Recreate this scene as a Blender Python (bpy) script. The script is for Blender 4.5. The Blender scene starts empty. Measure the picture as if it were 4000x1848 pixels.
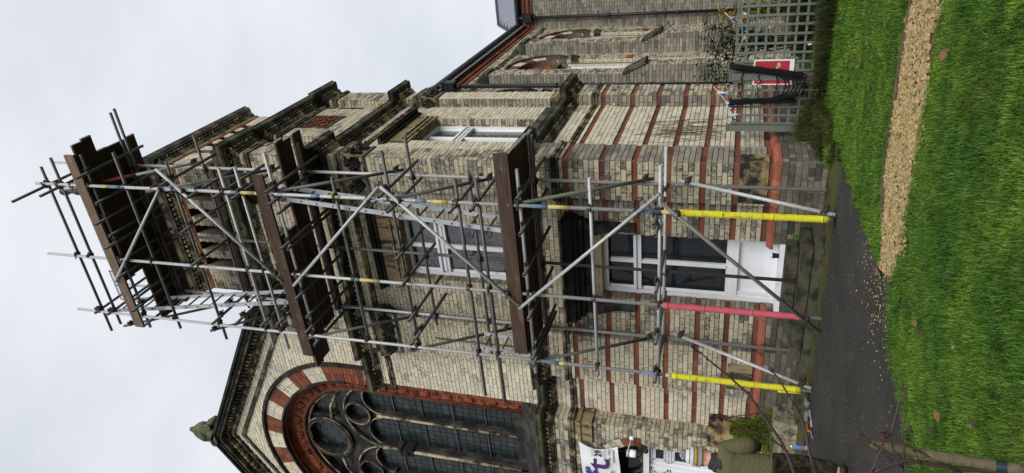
import bpy, bmesh, math, random
import numpy as np
from mathutils import Vector, Matrix
from mathutils.geometry import tessellate_polygon
SC = bpy.context.scene
COL = SC.collection
random.seed(7)
PI = math.pi

# ---------------------------------------------------------------- camera
CAM = Vector((3.627, -8.919, 1.25))
RIGHT = Vector((0.8819612, 0.46782878, 0.05727709))      # upright right
UP = Vector((0.09192861, -0.28993682, 0.95262048))       # upright up
BACK = Vector((0.46227002, -0.8349089, -0.29871988))
cd = bpy.data.cameras.new('camera')
cam = bpy.data.objects.new('camera', cd)
COL.objects.link(cam)
X_, Y_, Z_ = -UP, RIGHT, BACK                            # the phone was held upright, the picture lies on its side
m = Matrix(((X_.x, Y_.x, Z_.x, CAM.x), (X_.y, Y_.y, Z_.y, CAM.y), (X_.z, Y_.z, Z_.z, CAM.z), (0, 0, 0, 1)))
cam.matrix_world = m
cd.sensor_fit = 'HORIZONTAL'
cd.sensor_width = 36.0
cd.lens = 36.0 * 2680 / 4000
cd.clip_start = 0.05
cd.clip_end = 2000
SC.camera = cam
SC.render.resolution_x = 1024
SC.render.resolution_y = 473

# ---------------------------------------------------------------- overcast sky
SUN_DIR = Vector((0.62, -0.72, 0.62)).normalized()
elev = math.asin(SUN_DIR.z)
azim = math.atan2(SUN_DIR.x, SUN_DIR.y)
w = bpy.data.worlds.new('World')
SC.world = w
w.use_nodes = True
nt = w.node_tree
nt.nodes.clear()
out = nt.nodes.new('ShaderNodeOutputWorld')
bg = nt.nodes.new('ShaderNodeBackground')
sky = nt.nodes.new('ShaderNodeTexSky')
sky.sky_type = 'NISHITA'
sky.sun_disc = False
sky.sun_elevation = elev
sky.sun_rotation = azim
mul = nt.nodes.new('ShaderNodeMix'); mul.data_type = 'RGBA'; mul.blend_type = 'MULTIPLY'
mul.inputs[0].default_value = 1.0
mul.inputs[7].default_value = (0.9, 0.9, 0.9, 1)
nt.links.new(sky.outputs[0], mul.inputs[6])
tc = nt.nodes.new('ShaderNodeTexCoord')
mp = nt.nodes.new('ShaderNodeMapping')
mp.inputs['Scale'].default_value = (1.2, 1.2, 2.6)
nt.links.new(tc.outputs['Generated'], mp.inputs[0])
nz = nt.nodes.new('ShaderNodeTexNoise')
nz.inputs['Scale'].default_value = 1.9
nz.inputs['Detail'].default_value = 5
nz.inputs['Roughness'].default_value = 0.5
nt.links.new(mp.outputs[0], nz.inputs['Vector'])
cr = nt.nodes.new('ShaderNodeValToRGB')
cr.color_ramp.elements[0].position = 0.28
cr.color_ramp.elements[0].color = (3.15, 3.38, 3.8, 1)
cr.color_ramp.elements[1].position = 0.66
cr.color_ramp.elements[1].color = (4.5, 4.63, 4.85, 1)
nt.links.new(nz.outputs['Fac'], cr.inputs[0])
mx = nt.nodes.new('ShaderNodeMix'); mx.data_type = 'RGBA'
mx.inputs[0].default_value = 0.94                        # the cloud layer covers nearly all of the blue
nt.links.new(mul.outputs[2], mx.inputs[6])
nt.links.new(cr.outputs[0], mx.inputs[7])
nt.links.new(mx.outputs[2], bg.inputs[0])
bg.inputs[1].default_value = 0.1
nt.links.new(bg.outputs[0], out.inputs[0])

sl = bpy.data.lights.new('sun', 'SUN')
sl.energy = 1.5
sl.angle = math.radians(35)
sl.color = (1.0, 0.98, 0.95)
so = bpy.data.objects.new('sun', sl)
COL.objects.link(so)
so.rotation_euler = SUN_DIR.to_track_quat('Z', 'Y').to_euler()
so.location = (0, -10, 25)

SC.view_settings.view_transform = 'Standard'
SC.view_settings.look = 'None'
SC.view_settings.exposure = 1.0
SC.view_settings.gamma = 1.0
SC.view_settings.use_curve_mapping = False

# ---------------------------------------------------------------- helpers
def proj(p):
    d = Vector(p) - CAM
    z = -d.dot(BACK)
    if z <= 0.05:
        return None
    return (2000 - d.dot(UP) / z * 2680, 924 - d.dot(RIGHT) / z * 2680, z)

def props(o, label=None, cat=None, group=None, kind=None):
    if label: o['label'] = label
    if cat: o['category'] = cat
    if group: o['group'] = group
    if kind: o['kind'] = kind
    return o

ELOC = {}
def link(o, parent=None):
    COL.objects.link(o)
    if parent is not None:
        o.parent = parent
        l = ELOC.get(parent.name)
        if l is not None:
            o.matrix_parent_inverse = Matrix.Translation(-l)
    return o

def thing(name, label, cat, loc, group=None):
    o = bpy.data.objects.new(name, None)
    o.empty_display_size = 0.1
    COL.objects.link(o)
    o.location = loc
    ELOC[o.name] = Vector(loc)
    return props(o, label, cat, group)

def mkmesh(name, v, f, mat, smooth=False):
    me = bpy.data.meshes.new(name)
    me.from_pydata([tuple(p) for p in v], [], f)
    me.update()
    if mat is not None:
        me.materials.append(mat)
    if smooth:
        me.polygons.foreach_set('use_smooth', [True] * len(me.polygons))
    return me

class MB:
    def __init__(s):
        s.v = []; s.f = []
    def add(s, vs, fs):
        b = len(s.v)
        s.v.extend(tuple(p) for p in vs)
        s.f.extend(tuple(b + i for i in q) for q in fs)
        return s
    def box(s, x0, x1, y0, y1, z0, z1):
        return s.add([(x0,y0,z0),(x1,y0,z0),(x1,y1,z0),(x0,y1,z0),(x0,y0,z1),(x1,y0,z1),(x1,y1,z1),(x0,y1,z1)],
                     [(0,3,2,1),(4,5,6,7),(0,1,5,4),(1,2,6,5),(2,3,7,6),(3,0,4,7)])
    def obox(s, o, a, b, c):
        o = Vector(o); a = Vector(a); b = Vector(b); c = Vector(c)
        if a.cross(b).dot(c) < 0: a, b = b, a
        return s.add([o,o+a,o+a+b,o+b,o+c,o+a+c,o+a+b+c,o+b+c],
                     [(0,3,2,1),(4,5,6,7),(0,1,5,4),(1,2,6,5),(2,3,7,6),(3,0,4,7)])
    def cbox(s, c, sx, sy, sz, rot=None):
        r = rot if rot is not None else Matrix.Identity(3)
        a = r @ Vector((sx,0,0)); b = r @ Vector((0,sy,0)); d = r @ Vector((0,0,sz))
        return s.obox(Vector(c) - (a+b+d)/2, a, b, d)
    def tube(s, pts, r, n=8, cap=True, flat=1.0):
        pts = [Vector(p) for p in pts]
        k = len(pts)
        rr = r if isinstance(r, (list, tuple)) else [r]*k
        t0 = (pts[1]-pts[0]).normalized()
        ref = Vector((0,0,1)) if abs(t0.z) < 0.9 else Vector((1,0,0))
        nrm = t0.cross(ref).normalized()
        vs = []
        for i, p in enumerate(pts):
            t = (pts[min(i+1,k-1)] - pts[max(i-1,0)]).normalized()
            nrm = (nrm - t*nrm.dot(t)).normalized()
            bn = t.cross(nrm)
            for j in range(n):
                a = 2*PI*j/n
                vs.append(p + nrm*(math.cos(a)*rr[i]) + bn*(math.sin(a)*rr[i]*flat))
        fs = []
        for i in range(k-1):
            for j in range(n):
                fs.append((i*n+j, i*n+(j+1)%n, (i+1)*n+(j+1)%n, (i+1)*n+j))
        if cap:
            fs.append(tuple(reversed(range(n)))); fs.append(tuple((k-1)*n+j for j in range(n)))
        return s.add(vs, fs)
    def pipe(s, a, b, r, ri, n=12):
        """open scaffold tube with a wall thickness at its ends"""
        a = Vector(a); b = Vector(b); t = (b-a).normalized()
        ref = Vector((0,0,1)) if abs(t.z) < 0.9 else Vector((1,0,0))
        u = t.cross(ref).normalized(); w_ = t.cross(u)
        vs = []
        d = min(0.12, (b-a).length*0.3)
        for p, q in ((a,r),(b,r),(a,ri),(b,ri),(a+t*d,ri),(b-t*d,ri)):
            for j in range(n):
                an = 2*PI*j/n
                vs.append(p + u*(math.cos(an)*q) + w_*(math.sin(an)*q))
        fs = []
        for j in range(n):
            k = (j+1) % n
            fs += [(j,k,n+k,n+j), (j,2*n+j,2*n+k,k), (n+j,n+k,3*n+k,3*n+j), (2*n+j,4*n+j,4*n+k,2*n+k), (3*n+j,3*n+k,5*n+k,5*n+j)]
        fs.append(tuple(4*n+j for j in range(n))); fs.append(tuple(5*n+j for j in reversed(range(n))))
        fs = [tuple(reversed(q)) for q in fs]
        return s.add(vs, fs)
    def lathe(s, c, prof, n=16, axis=(0,0,1), sx=1.0):
        c = Vector(c); ax = Vector(axis).normalized()
        ref = Vector((0,0,1)) if abs(ax.z) < 0.9 else Vector((1,0,0))
        u = ref.cross(ax).normalized(); w_ = ax.cross(u)
        vs = []
        for (r, h) in prof:
            for j in range(n):
                a = 2*PI*j/n
                vs.append(c + ax*h + u*(math.cos(a)*r*sx) + w_*(math.sin(a)*r))
        fs = []
        for i in range(len(prof)-1):
            for j in range(n):
                fs.append((i*n+j, i*n+(j+1)%n, (i+1)*n+(j+1)%n, (i+1)*n+j))
        fs.append(tuple(reversed(range(n)))); fs.append(tuple((len(prof)-1)*n+j for j in range(n)))
        return s.add(vs, fs)
    def torus(s, c, axis, R, r, n=16, k=6, flat=1.0):
        c = Vector(c); ax = Vector(axis).normalized()
        ref = Vector((0,0,1)) if abs(ax.z) < 0.9 else Vector((1,0,0))
        u = ref.cross(ax).normalized(); w_ = ax.cross(u)
        vs = []
        for i in range(n):
            a = 2*PI*i/n; d = u*math.cos(a)+w_*math.sin(a)
            for j in range(k):
                b = 2*PI*j/k
                vs.append(c + d*(R+r*math.cos(b)) + ax*(r*math.sin(b)*flat))
        fs = [(i*k+j, ((i+1)%n)*k+j, ((i+1)%n)*k+(j+1)%k, i*k+(j+1)%k) for i in range(n) for j in range(k)]
        return s.add(vs, fs)
    def ball(s, c, rx, ry=None, rz=None, n=8, m_=6, jit=0.0, rot=None, rnd=random):
        ry = ry or rx; rz = rz or rx
        c = Vector(c)
        vs = []
        for i in range(m_+1):
            th = PI*i/m_
            for j in range(n):
                ph = 2*PI*j/n
                k = 1+jit*(rnd.random()-.5)
                p = Vector((rx*math.sin(th)*math.cos(ph)*k, ry*math.sin(th)*math.sin(ph)*k, rz*math.cos(th)*k))
                if rot is not None: p = rot @ p
                vs.append(c+p)
        fs = []
        for i in range(m_):
            for j in range(n):
                fs.append((i*n+j, (i+1)*n+j, (i+1)*n+(j+1)%n, i*n+(j+1)%n))
        return s.add(vs, fs)
    def sweep(s, prof, path, closed_ends=True):
        """profile (out, z) swept along a plan path, outward = right of travel, mitred corners"""
        pts = [Vector((p[0], p[1])) for p in path]
        n = len(pts)
        offs = []
        for i in range(n):
            ns = []
            if i > 0:
                d = (pts[i]-pts[i-1]).normalized(); ns.append(Vector((d.y,-d.x)))
            if i < n-1:
                d = (pts[i+1]-pts[i]).normalized(); ns.append(Vector((d.y,-d.x)))
            if len(ns) == 2:
                mm = ns[0]+ns[1]
                mm = mm/ (1+ns[0].dot(ns[1])) if (1+ns[0].dot(ns[1])) > .05 else ns[0]
            else:
                mm = ns[0]
            offs.append(mm)
        vs = []; k = len(prof)
        for i in range(n):
            for (o_, z) in prof:
                q = pts[i]+offs[i]*o_
                vs.append((q.x, q.y, z))
        fs = []
        for i in range(n-1):
            for j in range(k-1):
                fs.append((i*k+j, (i+1)*k+j, (i+1)*k+j+1, i*k+j+1))
        if closed_ends:
            fs.append(tuple(reversed(range(k)))); fs.append(tuple((n-1)*k+j for j in range(k)))
        return s.add(vs, fs)
    def build(s, name, mat, parent=None, label=None, kind=None, smooth=False, cat=None, group=None):
        o = bpy.data.objects.new(name, mkmesh(name, s.v, s.f, mat, smooth))
        link(o, parent)
        return props(o, label, cat, group, kind)

def copy_obj(o, parent, mat4):
    c = o.copy(); COL.objects.link(c); c.parent = parent
    c.matrix_parent_inverse = Matrix.Identity(4)
    c.matrix_basis = mat4
    return c

# ---------------------------------------------------------------- materials
def N(nt, t, **kw):
    n = nt.nodes.new(t)
    for k, v in kw.items():
        if k in n.inputs.keys(): n.inputs[k].default_value = v
        else: setattr(n, k, v)
    return n

def ramp(nt, stops):
    r = nt.nodes.new('ShaderNodeValToRGB')
    e = r.color_ramp.elements
    while len(e) > 1: e.remove(e[-1])
    e[0].position = stops[0][0]; e[0].color = tuple(stops[0][1]) + (1,) if len(stops[0][1]) == 3 else stops[0][1]
    for p, c in stops[1:]:
        q = e.new(p); q.color = tuple(c)+(1,)
    return r

def base_mat(name, rough=0.7, spec=0.3, metal=0.0):
    mt = bpy.data.materials.new(name); mt.use_nodes = True
    nt = mt.node_tree; b = nt.nodes['Principled BSDF']
    b.inputs['Roughness'].default_value = rough
    b.inputs['Specular IOR Level'].default_value = spec
    b.inputs['Metallic'].default_value = metal
    return mt, nt, b

def mixc(nt, fac, a, b, mode='MIX'):
    mxn = nt.nodes.new('ShaderNodeMix'); mxn.data_type = 'RGBA'; mxn.blend_type = mode
    if isinstance(fac, float): mxn.inputs[0].default_value = fac
    else: nt.links.new(fac, mxn.inputs[0])
    for i, c in ((6,a),(7,b)):
        if isinstance(c, tuple): mxn.inputs[i].default_value = c if len(c) == 4 else c+(1,)
        else: nt.links.new(c, mxn.inputs[i])
    return mxn.outputs[2]

def noise(nt, scale, detail=4, rough=.6, vec=None, dist=0.0):
    n = nt.nodes.new('ShaderNodeTexNoise')
    n.inputs['Scale'].default_value = scale; n.inputs['Detail'].default_value = detail
    n.inputs['Roughness'].default_value = rough; n.inputs['Distortion'].default_value = dist
    if vec is not None: nt.links.new(vec, n.inputs['Vector'])
    return n.outputs['Fac']

def wpos(nt, scale=None):
    g = nt.nodes.new('ShaderNodeNewGeometry')
    if scale is None: return g.outputs['Position']
    mpn = nt.nodes.new('ShaderNodeMapping'); mpn.inputs['Scale'].default_value = scale
    nt.links.new(g.outputs['Position'], mpn.inputs[0])
    return mpn.outputs[0]

def sstep(nt, val, lo, hi):
    mr = nt.nodes.new('ShaderNodeMapRange'); mr.interpolation_type = 'SMOOTHSTEP'
    nt.links.new(val, mr.inputs[0]); mr.inputs[1].default_value = lo; mr.inputs[2].default_value = hi
    return mr.outputs[0]

def islerand(nt):
    g = nt.nodes.new('ShaderNodeNewGeometry'); oi = nt.nodes.new('ShaderNodeObjectInfo')
    a = nt.nodes.new('ShaderNodeMath'); a.operation = 'ADD'
    nt.links.new(g.outputs['Random Per Island'], a.inputs[0]); nt.links.new(oi.outputs['Random'], a.inputs[1])
    f = nt.nodes.new('ShaderNodeMath'); f.operation = 'FRACT'
    nt.links.new(a.outputs[0], f.inputs[0])
    return f.outputs[0]

def bump(nt, b, h, strength=.3, dist=.01):
    bn = nt.nodes.new('ShaderNodeBump'); bn.inputs['Strength'].default_value = strength; bn.inputs['Distance'].default_value = dist
    nt.links.new(h, bn.inputs['Height']); nt.links.new(bn.outputs[0], b.inputs['Normal'])

def math_(nt, op, a, b=None):
    n = nt.nodes.new('ShaderNodeMath'); n.operation = op
    for k, v in ((0,a),(1,b)):
        if v is None: continue
        if isinstance(v, (int,float)): n.inputs[k].default_value = v
        else: nt.links.new(v, n.inputs[k])
    return n.outputs[0]

def brick_mat(name, stops, soot=.5, spot=.5, sootcol=(.075,.071,.064), grey=(.20,.19,.165)):
    mt, nt, b = base_mat(name, .9, .15)
    r = islerand(nt)
    rp = ramp(nt, stops); nt.links.new(r, rp.inputs[0])
    r2 = math_(nt, 'FRACT', math_(nt, 'MULTIPLY', r, 7.31))
    p = wpos(nt)
    big = noise(nt, .7, 3, .6, p)
    c = mixc(nt, noise(nt, 22, 4, .6, p), (.80,.80,.80), (1.12,1.11,1.10))
    col = mixc(nt, 1.0, rp.outputs[0], c, 'MULTIPLY')
    # grey weathering film: blotches inside each brick, more on some bricks and in some areas
    f = math_(nt, 'ADD', noise(nt, 13, 5, .7, p, .6), math_(nt, 'MULTIPLY', math_(nt,'SUBTRACT',big,.5), .9))
    f = math_(nt, 'ADD', f, math_(nt, 'MULTIPLY', math_(nt,'SUBTRACT',r2,.5), .34))
    g = sstep(nt, f, .66-.22*soot, .86-.22*soot)
    col = mixc(nt, math_(nt,'MULTIPLY',g,.55+.4*soot), col, grey)
    # black pits and crust
    q = math_(nt, 'ADD', noise(nt, 58, 5, .75, p, .5), math_(nt,'MULTIPLY',math_(nt,'SUBTRACT',noise(nt,4,3,.6,p),.5),.45))
    q = math_(nt, 'ADD', q, math_(nt,'MULTIPLY',math_(nt,'SUBTRACT',r2,.5),.12))
    h = sstep(nt, q, .69-.16*spot, .78-.16*spot)
    col = mixc(nt, math_(nt,'MULTIPLY',h,min(1,.5+.5*spot)), col, sootcol)
    # rain streaks of soot
    st = noise(nt, 2.4, 4, .6, wpos(nt,(2.4,2.4,.28)))
    st = sstep(nt, st, .66-.1*soot, .78-.06*soot)
    col = mixc(nt, math_(nt,'MULTIPLY',st,.75*soot), col, tuple(x*1.1 for x in sootcol))
    nt.links.new(col, b.inputs['Base Color'])
    bump(nt, b, noise(nt, 60, 3, .6, p), .35, .006)
    return mt

def stone_mat(name, light, dark, amt=.5, scale=1.2, streak=False, moss=0.0, rough=.85):
    mt, nt, b = base_mat(name, rough, .2)
    p = wpos(nt)
    pv = wpos(nt, (3.5,3.5,.5)) if streak else p
    a = sstep(nt, noise(nt, scale*2.2, 5, .65, pv), .62-.35*amt, .72-.2*amt)
    fine = noise(nt, 40, 3, .6, p)
    col = mixc(nt, fine, tuple(x*.8 for x in light), tuple(min(1,x*1.15) for x in light))
    col = mixc(nt, a, col, dark)
    if moss:
        g = nt.nodes.new('ShaderNodeNewGeometry'); sp = nt.nodes.new('ShaderNodeSeparateXYZ')
        nt.links.new(g.outputs['Normal'], sp.inputs[0])
        mo = nt.nodes.new('ShaderNodeMath'); mo.operation = 'MULTIPLY'
        nt.links.new(sstep(nt, noise(nt, 3.0, 4, .6, p), .45, .65), mo.inputs[0]); mo.inputs[1].default_value = moss
        col = mixc(nt, mo.outputs[0], col, (.075,.10,.03))
    nt.links.new(col, b.inputs['Base Color'])
    bump(nt, b, noise(nt, 22, 4, .6, p), .4, .012)
    return mt

def plain(name, col, rough=.6, spec=.3, var=.15, scale=8, metal=0.0, dirt=None, dirtamt=.0, bmp=.15):
    mt, nt, b = base_mat(name, rough, spec, metal)
    p = wpos(nt)
    c = mixc(nt, noise(nt, scale, 4, .6, p), tuple(x*(1-var) for x in col), tuple(min(1,x*(1+var)) for x in col))
    if dirt:
        d = sstep(nt, noise(nt, scale*1.7, 5, .7, p), .72-.4*dirtamt, .85-.3*dirtamt)
        c = mixc(nt, d, c, dirt)
    nt.links.new(c, b.inputs['Base Color'])
    if bmp: bump(nt, b, noise(nt, scale*4, 3, .6, p), bmp, .01)
    return mt

CREAM = [(0,(.66,.60,.455)),(.15,(.58,.525,.405)),(.3,(.64,.58,.435)),(.45,(.52,.48,.38)),(.58,(.61,.54,.39)),(.7,(.47,.435,.355)),(.82,(.62,.565,.44)),(.92,(.68,.615,.47)),(1,(.54,.44,.32))]
GREYB = [(0,(.34,.305,.235)),(.25,(.25,.23,.19)),(.45,(.31,.28,.21)),(.6,(.18,.172,.15)),(.75,(.29,.255,.19)),(.88,(.12,.116,.108)),(1,(.39,.345,.255))]
PLIN = [(0,(.22,.195,.145)),(.25,(.12,.112,.09)),(.45,(.18,.16,.12)),(.6,(.065,.063,.056)),(.75,(.16,.14,.10)),(.88,(.045,.045,.042)),(1,(.27,.24,.18))]
CREAM_D = [(p,(a*.80,b*.785,c*.74)) for p,(a,b,c) in CREAM]
M = {}
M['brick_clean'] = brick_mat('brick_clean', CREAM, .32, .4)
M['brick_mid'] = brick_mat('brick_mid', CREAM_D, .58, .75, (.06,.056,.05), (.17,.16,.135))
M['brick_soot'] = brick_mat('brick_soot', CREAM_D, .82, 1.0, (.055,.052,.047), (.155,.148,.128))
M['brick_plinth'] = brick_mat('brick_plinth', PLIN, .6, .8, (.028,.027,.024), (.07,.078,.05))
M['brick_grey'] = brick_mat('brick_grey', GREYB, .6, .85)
M['brick_red'] = brick_mat('brick_red', [(0,(.20,.07,.038)),(.25,(.135,.048,.033)),(.5,(.25,.086,.041)),(.7,(.17,.06,.035)),(.85,(.10,.041,.032)),(1,(.215,.074,.038))], .25, .3, (.045,.03,.028), (.10,.045,.032))
M['brick_new_red'] = brick_mat('brick_new_red', [(0,(.32,.105,.062)),(.5,(.25,.08,.05)),(1,(.36,.125,.08))], .05, .1, (.1,.04,.03), (.2,.08,.06))
M['mortar'] = plain('mortar', (.15,.13,.10), .95, .1, .3, 5, dirt=(.08,.075,.065), dirtamt=.4)
M['mortar_clean'] = plain('mortar_clean', (.20,.17,.125), .95, .1, .25, 5, dirt=(.11,.10,.085), dirtamt=.3)
M['stone_dark'] = stone_mat('stone_dark', (.14,.115,.075), (.022,.021,.02), .75, 1.6, False, .45)
M['stone_trac'] = stone_mat('stone_tracery', (.34,.28,.165), (.022,.021,.02), .85, 1.1)
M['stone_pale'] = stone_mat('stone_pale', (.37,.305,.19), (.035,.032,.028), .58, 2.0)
M['stone_peel'] = stone_mat('stone_peeling', (.34,.245,.11), (.018,.018,.018), .72, 1.5)
M['stone_black'] = stone_mat('stone_black', (.06,.052,.042), (.016,.016,.016), .8, 1.4)
M['stone_tan'] = stone_mat('stone_tan', (.27,.205,.11), (.04,.034,.027), .42, 1.5, True)
M['stone_mould'] = stone_mat('stone_mould', (.30,.24,.13), (.03,.028,.024), .8, 2.2)
M['stone_step'] = stone_mat('stone_step', (.075,.067,.048), (.018,.018,.016), .55, 1.8, False, .35)
M['terracotta'] = stone_mat('terracotta', (.24,.072,.035), (.07,.03,.02), .4, 3.0)
M['terracotta_dark'] = stone_mat('terracotta_dark', (.15,.042,.027), (.055,.026,.02), .5, 3.0)
M['white_paint'] = plain('white_paint', (.74,.75,.77), .45, .4, .05, 6, dirt=(.36,.35,.32), dirtamt=.3)
M['cream_paint'] = plain('cream_paint', (.42,.34,.20), .5, .35, .08, 6, dirt=(.25,.2,.13), dirtamt=.2)
M['galv'] = plain('galvanised', (.40,.40,.395), .55, .5, .3, 18, metal=.3, dirt=(.15,.135,.115), dirtamt=.4, bmp=.1)
M['galv_dark'] = plain('galvanised_worn', (.10,.099,.096), .55, .45, .4, 18, metal=.35, dirt=(.05,.045,.04), dirtamt=.4, bmp=.1)
M['galv_green'] = plain('galvanised_algae', (.15,.165,.11), .65, .4, .35, 10, metal=.25, dirt=(.10,.12,.05), dirtamt=.5, bmp=.1)
M['galv_rust'] = plain('galvanised_rusty', (.15,.14,.12), .6, .4, .35, 14, metal=.25, dirt=(.10,.065,.045), dirtamt=.4, bmp=.1)
M['aluminium'] = plain('aluminium', (.48,.485,.49), .4, .5, .12, 10, metal=.45, dirt=(.25,.25,.25), dirtamt=.25, bmp=.05)
M['coupler'] = plain('coupler_steel', (.055,.045,.04), .6, .45, .4, 30, metal=.5, dirt=(.16,.06,.025), dirtamt=.35, bmp=.1)
M['blue_paint'] = plain('blue_band', (.09,.155,.27), .6, .3, .25, 30, dirt=(.30,.31,.31), dirtamt=.55)
M['yellow_paint'] = plain('yellow_band', (.45,.38,.12), .6, .3, .25, 30, dirt=(.33,.32,.29), dirtamt=.55)
M['red_paint'] = plain('red_band', (.22,.03,.03), .6, .3, .3, 30, dirt=(.27,.26,.26), dirtamt=.45)
M['foam_yellow'] = plain('foam_yellow', (.56,.51,.02), .75, .25, .1, 9, dirt=(.20,.185,.05), dirtamt=.5, bmp=.6)
M['foam_red'] = plain('foam_red', (.44,.085,.115), .85, .2, .13, 9, dirt=(.30,.07,.085), dirtamt=.45, bmp=.6)
M['black_plastic'] = plain('black_plastic', (.009,.0095,.011), .5, .4, .3, 8, bmp=.05)
M['black_iron'] = plain('black_gutter', (.045,.045,.047), .6, .4, .35, 6, dirt=(.10,.10,.095), dirtamt=.4)
G = 0.08                                                  # ground level at the tower foot
class Fr:
    def __init__(s, o, d, n):
        s.o = Vector(o); s.d = Vector(d); s.n = Vector(n)
    def pt(s, u, z, p=0.0):
        q = s.o + s.d*u + s.n*p
        return Vector((q.x, q.y, z))
def FRONT(y): return Fr((0,y),(1,0),(0,-1))
def SIDE(x): return Fr((x,0),(0,1),(1,0))

class WallPart:
    def __init__(s, name, parent, mortar, label=None):
        s.name = name; s.mb = MB(); s.parent = parent; s.mortar = mortar; s.br = []; s.label = label
    def slab(s, fr, outer, holes=(), th=.3, back=True):
        polys = [[Vector((u,z,0)) for u,z in outer]] + [[Vector((u,z,0)) for u,z in h] for h in holes]
        tris = tessellate_polygon(polys)
        flat = [p for q in polys for p in q]
        n = len(flat)
        vs = [fr.pt(p.x,p.y,0) for p in flat] + [fr.pt(p.x,p.y,-th) for p in flat]
        nv = Vector((fr.n.x, fr.n.y, 0))
        fs = []
        for t in tris:
            a,b,c = (vs[i] for i in t)
            if (b-a).cross(c-a).dot(nv) < 0: t = (t[0],t[2],t[1])
            fs.append(tuple(t)); fs.append(tuple(n+i for i in reversed(t)))
        k = 0
        for q in polys:
            m_ = len(q)
            for i in range(m_):
                j = (i+1) % m_
                fs.append((k+i, k+j, n+k+j, n+k+i))
            k += m_
        s.mb.add(vs, fs)
    def bricks(s, fr, u0, u1, courses, spans=None, bond='flemish', proud=.012, col='brick_clean', redproud=None):
        for r, (z0, z1, c) in enumerate(courses):
            zm = (z0+z1)/2
            sp = spans(zm) if spans else [(u0,u1)]
            cc = c or col
            pr = proud
            if c and redproud is not None: pr = redproud
            if bond == 'flemish': seq = (.225,.1075)
            elif bond == 'garden': seq = (.225,.225,.225,.1075)
            elif bond == 'header': seq = (.1075,)
            else: seq = (.225,)
            per = sum(seq)+.012*len(seq)
            sh = (per*.5 if r % 2 else 0.0)
            if bond == 'garden': sh = (r % 4)*.1175
            if c and 'red' in c: seq = (.225,); per = .237; sh = .1*(r%2)
            for (a, b) in sp:
                if b-a < .03: continue
                k = math.floor((a-sh)/per)-1
                pos = sh + k*per
                row = []
                while pos < b:
                    for L in seq:
                        x0 = max(pos, a+.003); x1 = min(pos+L, b-.003)
                        if x1-x0 > .012:
                            if row and x1-x0 < .045: row[-1][1] = x1
                            else: row.append([x0,x1])
                        pos += L+.012
                for (x0,x1) in row:
                    s.br.append((fr, x0, x1, z0+.005, z1-.005, pr+random.uniform(-.0035,.0035), cc))
    def finish(s, limit=300):
        wall = s.mb.build(s.name, s.mortar, s.parent, s.label)
        sc = []
        for i, b in enumerate(s.br):
            fr = b[0]
            c = fr.pt((b[1]+b[2])/2, (b[3]+b[4])/2, b[5])
            p = proj(c)
            v = (CAM-c).dot(Vector((fr.n.x,fr.n.y,0)))
            if p is None or v <= 0 or not (20 < p[0] < 3980 and 20 < p[1] < 1828): a = 0
            else: a = (b[2]-b[1])*(b[4]-b[3])*v/((CAM-c).length**3)
            sc.append((a,i))
        sc.sort(reverse=True)
        single = set(i for a,i in sc[:limit] if a > 0)
        unit = {}
        rest = {}
        for i, (fr,x0,x1,z0,z1,pr,c) in enumerate(s.br):
            if i in single:
                if c not in unit:
                    unit[c] = mkmesh('brick', [(0,0,0),(1,0,0),(1,0,1),(0,0,1),(0,1,0),(1,1,0),(1,1,1),(0,1,1)],
                                     [(0,1,2,3),(1,5,6,2),(4,0,3,7),(3,2,6,7),(4,5,1,0)], M[c])
                o = bpy.data.objects.new('brick', unit[c])
                COL.objects.link(o); o.parent = wall
                q = fr.pt(x0,z0,pr); L = x1-x0; D = .045; H = z1-z0
                d = fr.d; n = fr.n
                o.matrix_basis = Matrix(((d.x*L,-n.x*D,0,q.x),(d.y*L,-n.y*D,0,q.y),(0,0,H,q.z),(0,0,0,1)))
            else:
                mb = rest.setdefault(c, MB())
                p = [fr.pt(x0,z0,pr),fr.pt(x1,z0,pr),fr.pt(x1,z1,pr),fr.pt(x0,z1,pr),fr.pt(x0,z0,-.02),fr.pt(x1,z0,-.02),fr.pt(x1,z1,-.02),fr.pt(x0,z1,-.02)]
                mb.add(p, [(0,1,2,3),(1,5,6,2),(4,0,3,7),(3,2,6,7),(4,5,1,0)])
        for c, mb in rest.items():
            mb.build('brickwork', M[c], wall, kind='stuff')
        return wall

def crs(z0, z1, h=.0762, col=None):
    n = max(1, round((z1-z0)/h)); d = (z1-z0)/n
    return [(z0+i*d, z0+(i+1)*d, col) for i in range(n)]
BANDS = [.80, 1.22, 1.65, 2.11, 2.57, 3.03, 3.56]
def banded(ztop=3.62):
    c = [(.725,.80,'brick_red')]
    for a, b in zip(BANDS[:-1], BANDS[1:]):
        c += crs(a, b-.076); c.append((b-.076, b, 'brick_red'))
    if ztop > 3.6: c += crs(3.56, 3.62)
    return c
def cut(u0, u1, holes):
    """spans of [u0,u1] minus rect holes (a,b,z0,z1)"""
    def f(z):
        sp = [(u0,u1)]
        for (a,b,z0,z1) in holes:
            if z0 < z < z1:
                nsp = []
                for (p,q) in sp:
                    if b <= p or a >= q: nsp.append((p,q)); continue
                    if a > p: nsp.append((p,a))
                    if b < q: nsp.append((b,q))
                sp = nsp
        return sp
    return f
rect = lambda a,b,z0,z1: [(a,z0),(b,z0),(b,z1),(a,z1)]

church = thing('church', 'cream brick church with red brick bands, square tower and round arched gable window', 'church', (-3.0, 2.0, G))
def cp(mb, name, mat, label=None, kind=None, smooth=False, parent=None):
    return mb.build(name, M[mat] if isinstance(mat,str) else mat, parent or church, label, kind, smooth)

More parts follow.
